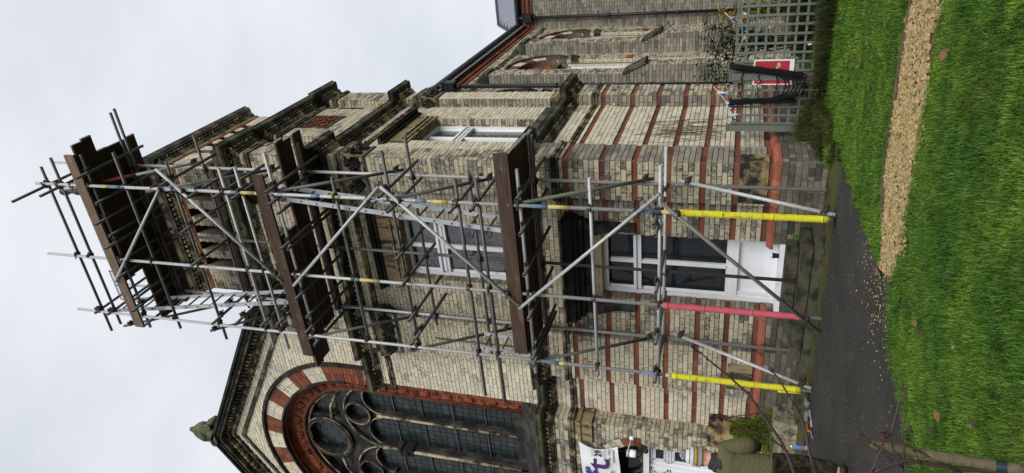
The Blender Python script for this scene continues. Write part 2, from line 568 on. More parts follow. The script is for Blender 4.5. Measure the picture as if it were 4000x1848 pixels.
# ============================ tower, ground stage
W1 = (-2.42,-1.26,.47,3.27)                               # opening of the ground window
tw = WallPart('tower_wall', church, M['mortar'], 'brick tower wall with red bands and recessed panels')
F0, F2 = FRONT(0.0), FRONT(.2)
S0, S2 = SIDE(0.0), SIDE(-.2)
tw.slab(FRONT(.2), rect(-3.06,-.6,G-.2,4.35), [rect(*W1)], .35)
tw.mb.box(-.6,0,0,.58,G-.2,4.35); tw.mb.box(-3.97,-3.06,0,.58,G-.2,4.35)
tw.slab(SIDE(-.2), rect(.58,3.08,G-.2,4.35), (), .35)
tw.mb.box(-.6,0,3.08,3.67,G-.2,4.35)
bc = banded(); up = crs(3.74,3.98)
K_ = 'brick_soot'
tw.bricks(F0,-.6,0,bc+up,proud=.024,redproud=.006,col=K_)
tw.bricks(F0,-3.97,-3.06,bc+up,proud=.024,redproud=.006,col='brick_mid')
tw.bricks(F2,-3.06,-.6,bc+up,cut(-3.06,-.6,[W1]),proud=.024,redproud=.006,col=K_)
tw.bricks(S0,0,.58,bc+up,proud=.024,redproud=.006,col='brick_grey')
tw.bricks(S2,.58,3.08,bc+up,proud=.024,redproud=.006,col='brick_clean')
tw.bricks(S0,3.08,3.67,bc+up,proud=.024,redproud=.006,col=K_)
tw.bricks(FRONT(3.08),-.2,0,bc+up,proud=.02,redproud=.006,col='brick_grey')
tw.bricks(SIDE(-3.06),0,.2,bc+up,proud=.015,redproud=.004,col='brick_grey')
tw.mb.box(-2.6,-2.42,.19,.45,.4,.75)
tw.bricks(SIDE(-2.42),.2,.45,crs(.47,.725)+[c for c in bc if c[1] < 3.3],proud=.012,redproud=.004,col='brick_grey')
# plinth below the red slope
pl = crs(G-.02,.62)
PLP = .07
for fr,a,b in ((FRONT(-PLP),-.6-PLP,PLP),(FRONT(.2-PLP),-2.99,-.67),(FRONT(-PLP),-4.04,-3.06+PLP),(SIDE(PLP),-PLP,.58+PLP),(SIDE(-.2+PLP),.58,3.08),(SIDE(PLP),3.01,3.74),(SIDE(-3.06+PLP),-PLP,.13)):
    tw.bricks(fr,a,b,pl,cut(a,b,[(-2.44,-1.24,.45,.7)]) if b == -.67 else None,col='brick_plinth')
tw.mb.box(-.67,.07,-PLP,.65,G-.2,.62); tw.mb.box(-4.04,-2.99,-PLP,.3,G-.2,.62); tw.mb.box(-3.0,-.6,.13,.4,G-.2,.47); tw.mb.box(-3.0,-2.42,.13,.4,.4,.62); tw.mb.box(-1.26,-.6,.13,.4,.4,.62)
tw.mb.box(-.5,-.13,.5,3.2,G-.2,.62); tw.mb.box(-.5,.07,3.01,3.74,G-.2,.62)
P_LOW = [(-3.97,.3),(-3.97,0),(-3.06,0),(-3.06,.2),(-.6,.2),(-.6,0),(0,0),(0,.58),(-.2,.58),(-.2,3.08),(0,3.08),(0,3.67),(-.6,3.67)]
# red sloped plinth bricks, one by one
def plinth_caps(path, mat, skip=None):
    t = .72; b = .625
    shared = {}
    for (x0,y0),(x1,y1) in zip(path[:-1], path[1:]):
        d = Vector((x1-x0,y1-y0)); L = d.length; d /= L; n = Vector((d.y,-d.x))
        k = max(1, round(L/.235)); st = L/k
        for i in range(k):
            a = Vector((x0,y0))+d*(i*st+.004)
            if skip and skip(a+d*st*.5, n): continue
            key = round(st,3)
            if key not in shared:
                l = st-.008
                shared[key] = mkmesh('plinth_brick', [(0,0,t),(l,0,t),(0,-.085,.665),(l,-.085,.665),(0,-.085,b),(l,-.085,b),(0,0,b),(l,0,b)],
                                     [(0,2,3,1),(2,4,5,3),(0,6,4,2),(1,3,5,7),(4,6,7,5)], M[mat])
            o = bpy.data.objects.new('plinth_brick', shared[key]); COL.objects.link(o); o.parent = tw_wall
            o.matrix_basis = Matrix(((d.x,-n.x,0,a.x),(d.y,-n.y,0,a.y),(0,0,1,0),(0,0,0,1)))

# ============================ tower, first floor
P_UP = [(-5.02,.27),(-3.9,.27),(-3.9,.08),(-3.1,.08),(-3.1,.25),(-.65,.25),(-.65,.08),(-.08,.08),(-.08,.5),(-.25,.5),(-.25,3.15),(-.08,3.15),(-.08,3.58),(-.6,3.58)]
W2 = (-2.38,-1.25,4.45,6.52)
WS = (1.28,2.46,4.45,6.6)
c2 = crs(4.3,7.24); c2b = crs(7.36,7.52)
tw.slab(FRONT(.25), rect(-3.1,-.65,4.2,7.8), [rect(*W2)], .3)
tw.slab(SIDE(-.25), rect(.5,3.15,4.2,7.8), [rect(*WS)], .3)
tw.mb.box(-.65,-.08,.08,.5,4.2,7.8); tw.mb.box(-3.9,-3.1,.08,.5,4.2,7.8); tw.mb.box(-.65,-.08,3.15,3.58,4.2,7.8)
for cc in (c2, c2b):
    tw.bricks(FRONT(.08),-.65,-.08,cc,col=K_); tw.bricks(FRONT(.08),-3.9,-3.1,cc,col='brick_mid')
    tw.bricks(FRONT(.25),-3.1,-.65,cc,cut(-3.1,-.65,[W2,(-2.55,-1.1,6.5,7.02)]),col='brick_mid')
    tw.bricks(SIDE(-.08),.08,.5,cc,col=K_)
    tw.bricks(SIDE(-.25),.5,3.15,cc,cut(.5,3.15,[WS,(1.15,2.6,6.58,7.08)]),col='brick_clean')
    tw.bricks(SIDE(-.08),3.15,3.58,cc,col='brick_clean'); tw.bricks(FRONT(3.15),-.25,-.08,cc,col='brick_grey')
    tw.bricks(SIDE(-3.1),.08,.25,cc,col='brick_grey')
tw.bricks(SIDE(-2.38),.25,.45,crs(4.45,6.5),col='brick_grey'); tw.bricks(FRONT(2.46),-.47,-.25,crs(4.45,6.6),col='brick_soot')

# ============================ tower, panel stage
P_3 = [(-3.58,.7),(-3.58,.08),(-3.05,.08),(-3.05,.22),(-2.6,.22),(-2.6,.12),(-1.06,.12),(-1.06,.22),(-.61,.22),(-.61,.08),(-.08,.08),(-.08,.61),(-.22,.61),(-.22,1.06),(-.12,1.06),(-.12,2.6),(-.22,2.6),(-.22,3.05),(-.08,3.05),(-.08,3.58),(-.6,3.58)]
tw.mb.box(-3.46,-.34,.34,3.46,7.7,9.6)
c3 = crs(7.76,9.0)+crs(9.12,9.2)
PZ0, PZ1 = 8.36, 8.96
for (x0,y0),(x1,y1) in zip(P_3[:-1],P_3[1:]):
    d = Vector((x1-x0,y1-y0)); L = d.length; d /= L; n = Vector((d.y,-d.x))
    fr = Fr((x0,y0), d, n)
    tw.mb.obox((x0,y0,7.7), (d.x*L,d.y*L,0), (-n.x*.13,-n.y*.13,0), (0,0,1.75))
    if n.x < -.5: continue
    wide = L > 1.2; slot = .4 < L < .5
    hole = []
    if wide: hole = [(L/2-.36,L/2+.36,PZ0-.03,PZ1+.03)]
    if slot: hole = [(.06,L-.06,PZ0+.02,PZ1-.02)]
    tw.bricks(fr, 0, L, c3, cut(0,L,hole), col='brick_soot' if not wide else 'brick_mid')
    for (a,b,z0,z1) in hole:
        mb = MB()
        t = .07 if wide else .04
        for (p,q,zz0,zz1) in ((a,b,z1-t,z1),(a,b,z0,z0+t),(a,a+t,z0+t,z1-t),(b-t,b,z0+t,z1-t)):
            mb.obox(fr.pt(p,zz0,.016), (fr.d.x*(q-p),fr.d.y*(q-p),0), (-fr.n.x*.1,-fr.n.y*.1,0), (0,0,zz1-zz0))
        pf = cp(mb,'panel_surround','stone_dark')
        mb = MB(); mb.obox(fr.pt(a+t,z0+t,.004), (fr.d.x*(b-a-2*t),fr.d.y*(b-a-2*t),0), (-fr.n.x*.05,-fr.n.y*.05,0), (0,0,z1-z0-2*t))
        pan = cp(mb,'terracotta_panel','terracotta')
        mb = MB()
        nu = 4 if wide else 2; nzv = 4; du = (b-a-2*t)/nu; dz = (z1-z0-2*t)/nzv
        for i in range(nu):
            for j in range(nzv):
                uc = a+t+du*(i+.5); zc = z0+t+dz*(j+.5); sgn = 1 if (i+j)%2 else -1
                mb.tube([fr.pt(uc-du*.45,zc-sgn*dz*.42,.012), fr.pt(uc,zc,.022), fr.pt(uc+du*.45,zc+sgn*dz*.42,.012)], .013, 5)
                mb.torus(fr.pt(uc,zc,.008), (fr.n.x,fr.n.y,0), min(du,dz)*.3, .01, 8, 4)
        mb.build('carving', M['terracotta_dark'], pan, kind='stuff')

# ============================ tower, top stage with slits
T0, T1 = -3.18, -.48
tw.mb.box(T0+.3,T1-.3,.48+.3,3.18-.3,9.4,11.4)
slits = [(-1.83+k*.357-.085, -1.83+k*.357+.085, 10.41, 11.1) for k in (-2,-1,0,1,2)]
sslits = [(1.83+k*.357-.085, 1.83+k*.357+.085, 10.41, 11.1) for k in (-2,-1,0,1,2)]
tw.slab(FRONT(.48), rect(T0,T1,9.4,11.4), [rect(*s) for s in slits], .25)
tw.slab(SIDE(T1), rect(.48,3.18,9.4,11.4), [rect(*s) for s in sslits], .25)
tw.mb.box(T0,T0+.2,.6,3.18,9.4,11.4); tw.mb.box(T0,T1,2.95,3.18,9.4,11.4)
ct = crs(9.5,10.18)+[(10.3,10.376,'brick_red')]+crs(10.376,11.07)+[(11.07,11.146,'brick_red')]
tw.bricks(FRONT(.48),T0,T1,ct,cut(T0,T1,slits),col='brick_soot')
tw.bricks(SIDE(T1),.48,3.18,ct,cut(.48,3.18,sslits),col='brick_clean')
P_T = [(T0,1.4),(T0,.48),(T1,.48),(T1,3.18),(-1.2,3.18)]
tw_wall = tw.finish(300)
plinth_caps(P_LOW[1:], 'brick_new_red', lambda c, n: W1[0]-.02 < c.x < W1[1]+.02 and abs(c.y-.2) < .05)

# mouldings
def moulding(name, prof, path, mat, label=None):
    mb = MB(); mb.sweep(prof, path); return cp(mb, name, mat, label)
def dentils(path, off, z0, z1, wd=.05, dp=.05, mat='stone_mould'):
    mb = MB()
    for (x0,y0),(x1,y1) in zip(path[:-1],path[1:]):
        d = Vector((x1-x0,y1-y0)); L = d.length; d /= L; n = Vector((d.y,-d.x))
        if n.x < -.5: continue
        k = max(1,int((L+2*off)/.1)); st = (L+2*off)/k
        for i in range(k):
            a = Vector((x0,y0)) + d*(-off+st*(i+.25)) + n*off
            mb.obox((a.x,a.y,z0), (d.x*wd,d.y*wd,0), (n.x*dp,n.y*dp,0), (0,0,z1-z0))
    return cp(mb,'dentil_course',mat,kind='stuff')
P_LOWX = [(-10.2,-.08),(-4.86,-.08),(-4.86,.25),(-3.97,.25)] + P_LOW[1:]
roll = lambda z,h=.12: [(-.02,z),(.028,z),(.04,z+.012),(.04,z+h*.34),(.024,z+h*.42),(.05,z+h*.5),(.05,z+h*.85),(.03,z+h),(-.02,z+h)]
def cornice(path, z, top, proj_=.2):
    """bed mould from z, dentils, corona up to top"""
    h = top-z
    moulding('bed_mould', [(-.02,z),(.03,z),(.03,z+h*.1),(.045,z+h*.12),(.07,z+h*.24),(.07,z+h*.3),(.06,z+h*.3),(.06,z+h*.5),(-.02,z+h*.5)], path, 'stone_mould')
    dentils(path, .06, z+h*.3, z+h*.48, .05, .05)
    moulding('corona', [(-.02,z+h*.49),(.13,z+h*.49),(.14,z+h*.56),(proj_-.02,z+h*.6),(proj_,z+h*.7),(proj_,z+h*.86),(proj_+.02,z+h),(-.02,z+h*1.35)], path, 'stone_dark')
moulding('string_course', roll(3.62), P_LOWX, 'stone_mould')
cornice(P_LOWX, 3.98, 4.27)
moulding('string_course', roll(7.24), P_UP, 'stone_mould')
cornice(P_UP, 7.5, 7.76)
moulding('string_course', roll(9.0), P_3, 'stone_mould')
cornice(P_3, 9.2, 9.5)
moulding('string_course', [(-.02,10.18),(.05,10.18),(.07,10.22),(.07,10.27),(-.02,10.31)], P_T, 'stone_dark')
moulding('string_course', [(-.02,11.146),(.02,11.146),(.03,11.2),(-.02,11.24)], P_T, 'stone_tan')
cornice(P_T, 11.22, 11.56, .17)
mb = MB(); mb.box(T0,T1,.48,3.18,11.4,11.62)
q = .62; mb.add([(T0+q,.48+q,11.62),(T1-q,.48+q,11.62),(T1-q,3.18-q,11.62),(T0+q,3.18-q,11.62),(-1.87,1.79,15.2),(-1.79,1.79,15.2),(-1.79,1.87,15.2),(-1.87,1.87,15.2)],[(0,1,5,4),(1,2,6,5),(2,3,7,6),(3,0,4,7),(4,5,6,7)])
trf = cp(mb,'tower_roof','stone_dark')
mb = MB(); mb.lathe((-1.83,1.83,15.15),[(.09,0),(.09,.12),(.07,.14),(.07,.3),(.085,.32),(.085,.4),(.06,.44),(.055,.62),(.09,.66),(.11,.74),(.1,.82),(.05,.88),(.0,.9)],12); mb.build('spire_finial', M['black_plastic'], trf, smooth=True)
# ledge caps over the corner pilasters
for (x0,x1,y0,y1) in ((-.6,-.06,.06,.6),(-.6,-.06,3.05,3.6),(-3.6,-3.05,.06,.6)):
    mb = MB(); mb.box(x0,x1,y0,y1,9.5,9.62); mb.box(x0-.03,x1+.05,y0-.05,y1+.04,9.62,9.72)
    mb.add([(x0-.03,y0-.05,9.72),(x1+.05,y0-.05,9.72),(x1+.05,y1+.04,9.72),(x0-.03,y1+.04,9.72),((x0+x1)/2,(y0+y1)/2,9.86)],[(0,1,4),(1,2,4),(2,3,4),(3,0,4)])
    cp(mb,'pilaster_cap','stone_dark')
# pedestal blocks at the foot of the first floor pilasters
for path in ([(-.65,.27),(-.65,.08),(-.08,.08),(-.08,.5),(-.27,.5)], [(-.27,3.15),(-.08,3.15),(-.08,3.58),(-.4,3.58)]):
    moulding('pilaster_base', [(-.02,4.28),(.06,4.28),(.06,4.42),(.02,4.5),(.03,4.53),(-.02,4.56)], path, 'stone_mould')

# carved capitals: flared bell, scrolls and leaves over an abacus
def capital(x0, x1, y0, y1, z0, z1, seed, dark=True, faces=('f','s')):
    rnd = random.Random(seed)
    mb = MB()
    h = z1-z0; e = .1
    mb.add([(x0,y0,z0),(x1,y0,z0),(x1,y1,z0),(x0,y1,z0),(x0-e,y0-e,z1-.06),(x1+e,y0-e,z1-.06),(x1+e,y1,z1-.06),(x0-e,y1,z1-.06)],
           [(0,1,5,4),(1,2,6,5),(3,0,4,7),(0,3,2,1),(4,5,6,7)])
    root = cp(mb,'capital','stone_tan', 'weathered carved leaf capital')
    mb = MB(); mb.box(x0-.03,x1+.03,y0-.03,y1,z0-.04,z0+.012); mb.build('necking', M['stone_dark'], root)
    lf = MB()
    def put(p, n, t):
        # a curled leaf: fan of ribs turning outwards
        for k in range(5):
            a = (k-2)*.35; L = h*(.62-.08*abs(k-2))
            d = (t*math.sin(a)+Vector((0,0,1))*math.cos(a))
            q0 = p; q1 = p + d*L*.5 + n*.02; q2 = p + d*L*.9 + n*.06; q3 = p + d*L + n*.1 - Vector((0,0,.03))
            lf.tube([q0,q1,q2,q3],[.018,.03,.026,.016],5)
    def run(a, b, n):
        a = Vector(a); b = Vector(b); t = (b-a).normalized(); L = (b-a).length; k = max(2,round(L/.17))
        for i in range(k):
            p = a + t*(L*(i+.5)/k); put(p + n*.015 + Vector((0,0,rnd.uniform(0,.05))), n, t)
            lf.ball(p+n*.06+Vector((0,0,h*.62)), .05+rnd.random()*.02, jit=.5, n=6, m_=4, rnd=rnd)
        for s in (0,L):
            c = a+t*s+n*.07+Vector((0,0,h*.76))
            lf.torus(c, n, .055, .026, 10, 5); lf.ball(c, .03)
    if 'f' in faces: run((x0,y0,z0+.02),(x1,y0,z0+.02),Vector((0,-1,0)))
    if 's' in faces: run((x1,y0,z0+.02),(x1,y1,z0+.02),Vector((1,0,0)))
    if 'l' in faces: run((x0,y1,z0+.02),(x0,y0,z0+.02),Vector((-1,0,0)))
    lf.build('carved_leaves', M['stone_black' if dark else 'stone_dark'], root, smooth=True)
    mb = MB(); mb.box(x0-.1,x1+.1,y0-.1,y1,z1-.06,z1); mb.build('abacus', M['stone_dark'], root)
capital(-.65,-.08,.08,.5,6.85,7.24,1)
capital(-3.9,-3.1,.08,.3,6.85,7.24,2,True)
capital(-.62,-.08,3.15,3.58,6.85,7.24,3,False,('f','s'))

# ============================ windows of the tower
def glass_mat(name, tint, rough=.03, wav=.0, ior=1.5):
    mt, nt, b = base_mat(name, rough, .5)
    b.inputs['Base Color'].default_value = tint+(1,)
    b.inputs['IOR'].default_value = ior
    if wav:
        bump(nt, b, noise(nt, 2.2, 2, .5, wpos(nt,(1,1,3.5)), 1.0), wav, .02)
    return mt
M['glass_up'] = glass_mat('glass_upper', (.05,.053,.058), .06, .35, 1.8)
M['glass_low'] = glass_mat('glass_lower', (.014,.017,.02), .06, .06, 1.32)
M['glass_side'] = glass_mat('glass_side', (.05,.078,.068), .06, .3, 1.7)
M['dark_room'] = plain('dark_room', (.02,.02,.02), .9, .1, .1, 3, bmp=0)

def bar(mb, fr, u0,u1,z0,z1,p0,p1):
    a = fr.pt(u0,z0,p0); mb.obox(a, (fr.d.x*(u1-u0),fr.d.y*(u1-u0),0), (fr.n.x*(p1-p0),fr.n.y*(p1-p0),0), (0,0,z1-z0))

def sash(fr, op, dep, transom, bot_panel, glass, label, beads=False):
    u0,u1,z0,z1 = op
    mb = MB(); f = .075; uc = (u0+u1)/2
    bar(mb,fr,u0,u0+f,z0,z1,-dep-.06,-dep+.03); bar(mb,fr,u1-f,u1,z0,z1,-dep-.06,-dep+.03)
    bar(mb,fr,u0+f,u1-f,z1-f,z1,-dep-.06,-dep+.03)
    for k in range(2):                                     # stepped moulding of the frame
        t = f+.018*(k+1); pr = -dep-.012*(k+1)
        bar(mb,fr,u0+t-.018,u0+t,z0,z1-f,pr-.05,pr); bar(mb,fr,u1-t,u1-t+.018,z0,z1-f,pr-.05,pr)
    w_ = cp(mb,'window','white_paint',label)
    f += .036
    zb = z0
    if bot_panel:
        zb = bot_panel[1]
        mb = MB(); bar(mb,fr,u0+f,u1-f,z0,zb,-dep-.06,-dep-.045)
        bar(mb,fr,u0+f,u1-f,zb-.1,zb,-dep-.045,-dep+.02); bar(mb,fr,u0+f,u1-f,z0,bot_panel[0],-dep-.045,-dep+.01)
        bar(mb,fr,u0+f,u0+f+.05,bot_panel[0],zb-.1,-dep-.045,-dep); bar(mb,fr,u1-f-.05,u1-f,bot_panel[0],zb-.1,-dep-.045,-dep)
        mb.build('apron_panel', M['white_paint'], w_, 'white painted panel under the window')
    mb = MB(); bar(mb,fr,u0+f,u1-f,zb,zb+.07,-dep-.06,-dep+.01); mb.build('bottom_rail', M['white_paint'], w_)
    t0,t1 = transom
    mb = MB(); bar(mb,fr,u0+f-.02,u1-f+.02,t0,t1,-dep-.06,-dep+.035); bar(mb,fr,u0+f-.02,u1-f+.02,t1-.03,t1+.012,-dep-.06,-dep+.07)
    if beads:
        n = int((u1-u0-2*f)/.04)
        for i in range(n): bar(mb,fr,u0+f+.04*i,u0+f+.04*i+.022,t0+.05,t0+.085,-dep+.035,-dep+.055)
    mb.build('transom', M['white_paint'], w_)
    for (a,b) in ((zb+.07,t0),(t1,z1-f)):
        mb = MB(); bar(mb,fr,uc-.035,uc+.035,a,b,-dep-.06,-dep+.01); bar(mb,fr,uc-.018,uc+.018,a,b,-dep+.01,-dep+.03); mb.build('mullion', M['white_paint'], w_)
        for (p,q) in ((u0+f,uc-.035),(uc+.035,u1-f)):
            mb = MB(); bar(mb,fr,p,q,a,b,-dep-.045,-dep-.037); mb.build('pane', M[glass], w_)
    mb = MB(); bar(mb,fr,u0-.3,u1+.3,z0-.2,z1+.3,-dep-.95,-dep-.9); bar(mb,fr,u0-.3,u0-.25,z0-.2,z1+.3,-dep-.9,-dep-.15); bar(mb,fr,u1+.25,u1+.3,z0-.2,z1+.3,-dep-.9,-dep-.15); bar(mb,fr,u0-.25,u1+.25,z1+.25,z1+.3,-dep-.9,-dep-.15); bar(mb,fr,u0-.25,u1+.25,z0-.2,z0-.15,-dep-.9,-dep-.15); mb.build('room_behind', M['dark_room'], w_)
    return w_
sash(FRONT(.2), (-2.42,-1.26,.52,3.09), .22, (2.5,2.6), (.66,1.17), 'glass_low', 'tall white framed window with painted panel below at ground floor')
sash(FRONT(.25), (-2.38,-1.25,4.45,6.52), .17, (5.76,5.92), None, 'glass_up', 'white framed first floor window of the tower behind the scaffold', True)
sash(SIDE(-.25), (1.28,2.46,4.45,6.6), .17, (5.82,5.96), None, 'glass_side', 'white framed window in the side of the tower', True)
mb = MB(); mb.box(-2.44,-1.24,.09,.45,.465,.535); cp(mb,'window_sill','white_paint')
mb = MB(); mb.box(-2.5,-1.15,.05,.45,4.33,4.46); cp(mb,'window_sill','stone_dark')
mb = MB(); mb.box(-.45,-.05,1.2,2.54,4.33,4.46); cp(mb,'window_sill','stone_dark')
# lintels and hoods
def lintel(fr, u0,u1,z0,z1,hood0,hood1,pr):
    mb = MB(); bar(mb,fr,u0-.12,u1+.12,z0,z1,-.18,.02)
    for i,(a,b,p) in enumerate(((.0,.05,.03),(.06,.09,.05),(.1,.14,.035),(.15,.19,.06))):
        bar(mb,fr,u0-.0,u1+.0,z0+a,z0+b,.02,p)
    l = cp(mb,'lintel','stone_tan','tan stone lintel with grooved mouldings')
    mb = MB(); n_ = fr.n
    for (a,b,p) in ((hood0,hood0+.05,pr*.5),(hood0+.05,hood1-.03,pr),(hood1-.03,hood1,pr+.03)):
        bar(mb,fr,u0-.22,u1+.22,a,b,-.05,p)
    mb.build('hood', M['stone_black'], l)
lintel(FRONT(.25),-2.38,-1.25,6.5,6.93,6.93,7.04,.12)
lintel(SIDE(-.25),1.28,2.46,6.58,6.98,6.98,7.09,.12)
# ground window: cream fascia, black hood on consoles
mb = MB(); bar(mb,FRONT(.2),-2.42,-1.26,3.09,3.27,-.3,-.02); bar(mb,FRONT(.2),-2.38,-1.3,3.13,3.235,-.02,-.012)
fa = cp(mb,'fascia','cream_paint','cream painted board over the window')
for u in (-2.3,-1.46):
    mb = MB(); bar(mb,FRONT(.2),u,u+.09,3.14,3.22,-.014,.004); bar(mb,FRONT(.2),u+.02,u+.06,3.17,3.19,.004,.01); mb.build('key_block', M['cream_paint'], fa)
mb = MB()
for (a,b,p) in ((3.27,3.33,.12),(3.33,3.40,.2),(3.40,3.46,.27),(3.46,3.58,.32),(3.58,3.62,.35)):
    bar(mb,FRONT(.2),-2.62-p*.4,-1.06+p*.4,a,b,-.05,p)
hd = cp(mb,'hood','stone_black','soot blackened stone hood over the ground window')
for u in (-1.13,-2.55):
    mb = MB()
    prof = [(0,2.55),(.05,2.56),(.06,2.65),(.05,2.8),(.09,2.95),(.16,3.05),(.18,3.15),(.17,3.27),(0,3.27)]
    vs = [FRONT(.2).pt(u-.08,z,p) for p,z in prof]+[FRONT(.2).pt(u+.08,z,p) for p,z in prof]; k = len(prof)
    mb.add(vs, [(i,i+1,k+i+1,k+i) for i in range(k-1)]+[tuple(range(k)),tuple(reversed(range(k,2*k)))])
    mb.tube([FRONT(.2).pt(u-.1,3.14,.12),FRONT(.2).pt(u+.1,3.14,.12)],.06,8)
    cp(mb,'console','stone_black')

# inscribed stones
mb = MB(); mb.box(-.57,.03,-.03,.28,.775,1.14); rs = cp(mb,'foundation_stone','stone_peel','tan foundation stone with peeling black coating on tower corner')
def crust(name, parent, pts, fr, mat, p=.002, th=.004):
    mb = MB(); vs = [fr.pt(u,z,p+th) for u,z in pts]+[fr.pt(u,z,p-.002) for u,z in pts]; n = len(pts)
    mb.add(vs,[tuple(range(n))]+[(i,n+i,n+(i+1)%n,(i+1)%n) for i in range(n)])
    return mb.build(name, M[mat], parent)
FS = FRONT(-.03); SS = SIDE(.03)
mb = MB(); mb.box(-3.8,-3.3,-.03,.05,.765,1.13); ls = cp(mb,'foundation_stone','stone_tan','plain brown inscribed stone in the left pilaster')
def text(body, name, parent, mat, mtx, size, ext=.002, off=0.0, sx=1.0):
    cu = bpy.data.curves.new(name,'FONT'); cu.body = body; cu.size = size; cu.extrude = ext; cu.offset = off; cu.align_x = 'CENTER'; cu.resolution_u = 3
    to = bpy.data.objects.new(name, cu); COL.objects.link(to)
    dg = bpy.context.evaluated_depsgraph_get(); dg.update()
    me = bpy.data.meshes.new_from_object(to.evaluated_get(dg)); me.name = name
    me.materials.clear(); me.materials.append(M[mat])
    bpy.data.objects.remove(to)
    o = bpy.data.objects.new(name, me); link(o, parent)
    o.matrix_basis = mtx @ Matrix.Diagonal((sx,1,1,1))
    return o
def tmat(fr, u, z, p):
    q = fr.pt(u,z,p); d = fr.d; n = fr.n
    return Matrix(((d.x,0,n.x,q.x),(d.y,0,n.y,q.y),(0,1,0,q.z),(0,0,0,1)))
text('LAID BY','inscription',ls,'stone_black',tmat(FRONT(-.03),-3.55,1.04,.001),.055)
text('LAID BY','inscription',rs,'stone_tan',tmat(FS,-.3,1.03,.005),.055)

# ============================ gable front
GX = -7.0; ZC = 8.4; RK = .585
rake = lambda x, z0: z0 - RK*abs(x-GX)
gw = WallPart('gable_wall', church, M['mortar_clean'], 'clean cream brick gable wall with striped arch')
FG = FRONT(.27)
arc = lambda r, n=40, a0=0, a1=PI: [(GX+r*math.cos(a0+(a1-a0)*i/n), ZC+r*math.sin(a0+(a1-a0)*i/n)) for i in range(n+1)]
RO = 1.98; RJ = 2.08; VO = 2.37
hole = [(GX-RJ,4.5),(GX+RJ,4.5),(GX+RJ,7.9),(GX+RO,7.9)] + arc(RO) + [(GX-RO,7.9),(GX-RJ,7.9)]
gw.slab(FG, [(-10.4,4.2),(-3.5,4.2),(-3.5,rake(-3.5,11.8)),(GX,11.8),(-10.4,rake(-10.4,11.8))], [hole], .3)
def gspan(z):
    hw = min(3.4,(11.72-z)/RK)
    r_ = min(-3.9 if z < 7.3 else -3.6, GX+hw); l_ = GX-hw
    if z < 7.9: ex = RJ+.005
    elif z < ZC: ex = 2.44
    else: ex = math.sqrt(max(0,2.44**2-(z-ZC)**2))
    if ex <= 0: return [(l_,r_)]
    return [(l_,GX-ex),(GX+ex,r_)]
gw.bricks(FG,0,0,crs(4.3,7.24)+crs(7.36,7.52)+crs(7.78,11.7),gspan,col='brick_clean')
# ground part between tower and porch
gw.slab(FRONT(.25), rect(-4.9,-3.97,G-.2,4.3), (), .3)
gw.bricks(FRONT(.25),-4.86,-3.97,bc+up,proud=.02,redproud=.004,col='brick_clean')
gw.bricks(FRONT(.25-PLP),-4.86,-4.04,pl,col='brick_plinth')
gw.mb.box(-4.9,-4.0,.25-PLP,.3,G-.2,.62)
gable = gw.finish(300)
tw_keep = tw_wall; tw_wall = gable
plinth_caps([(-4.86,.25),(-3.97,.25)], 'brick_new_red'); tw_wall = tw_keep

# voussoirs of the big arch, each a block
def wedge(r0,r1,da,y0,y1,mat):
    vs = []
    for y in (y0,y1):
        for r,a in ((r0,-da/2),(r1,-da/2),(r1,da/2),(r0,da/2)):
            vs.append((r*math.cos(a),y,r*math.sin(a)))
    return mkmesh('voussoir', vs, [(0,1,2,3),(4,7,6,5),(0,4,5,1),(1,5,6,2),(2,6,7,3),(3,7,4,0)], M[mat])
def vring(parent, base, r0, r1, n, group, rows, y0, y1, a0=0.0, a1=PI, first=1):
    cache = {}
    dr = (r1-r0)/rows
    for j in range(rows):
        for i in range(n):
            mat = 'brick_red' if ((i//group)+first) % 2 else 'brick_clean'
            key = (j,mat)
            da = (a1-a0)/n
            if key not in cache: cache[key] = wedge(r0+j*dr+.004, r0+(j+1)*dr-.004, da-.008/(r0+(j+.5)*dr), y0, y1, mat)
            o = bpy.data.objects.new('voussoir', cache[key]); COL.objects.link(o); o.parent = parent
            o.matrix_basis = base @ Matrix.Rotation(-(a0+da*(i+.5)),4,'Y')
vring(gable, Matrix.Translation((GX,.27,ZC)), RO, VO, 90, 6, 2, -.016, .05)
mb = MB()
for s in (-1,1):
    for i in range(6):
        for (a,b) in ((RO,2.17),(2.18,VO)):
            x0 = GX+s*a; x1 = GX+s*b; mb.box(min(x0,x1),max(x0,x1),.255,.3,7.92+i*.08,7.99+i*.08)
mb.build('voussoir', M['brick_red'], gable, kind='stuff')
def arcbar(mb, r0, r1, y0, y1, n=40, a0=0, a1=PI, cx=GX, cz=ZC, chamf=0.0):
    vs = []
    for i in range(n+1):
        a = a0+(a1-a0)*i/n; c_, s_ = math.cos(a), math.sin(a)
        for r,y in ((r0,y0+chamf),(r0+chamf*.6,y0),(r1-chamf*.6,y0),(r1,y0+chamf),(r1,y1),(r0,y1)):
            vs.append((cx+r*c_,y,cz+r*s_))
    k = 6
    fs = [(i*k+j,i*k+(j+1)%k,(i+1)*k+(j+1)%k,(i+1)*k+j) for i in range(n) for j in range(k)]
    fs += [tuple(range(k)),tuple(n*k+j for j in reversed(range(k)))]
    mb.add(vs,fs)
mb = MB(); arcbar(mb,VO,2.46,.2,.3,48,chamf=.03)
for s in (-1,1): mb.box(GX+s*2.415-.045,GX+s*2.415+.045,.22,.3,7.85,ZC)
mb.build('hood_mould', M['stone_black'], gable)
mb = MB(); arcbar(mb,1.93,1.99,.225,.32,48,chamf=.02); mb.build('hood_mould', M['stone_black'], gable)
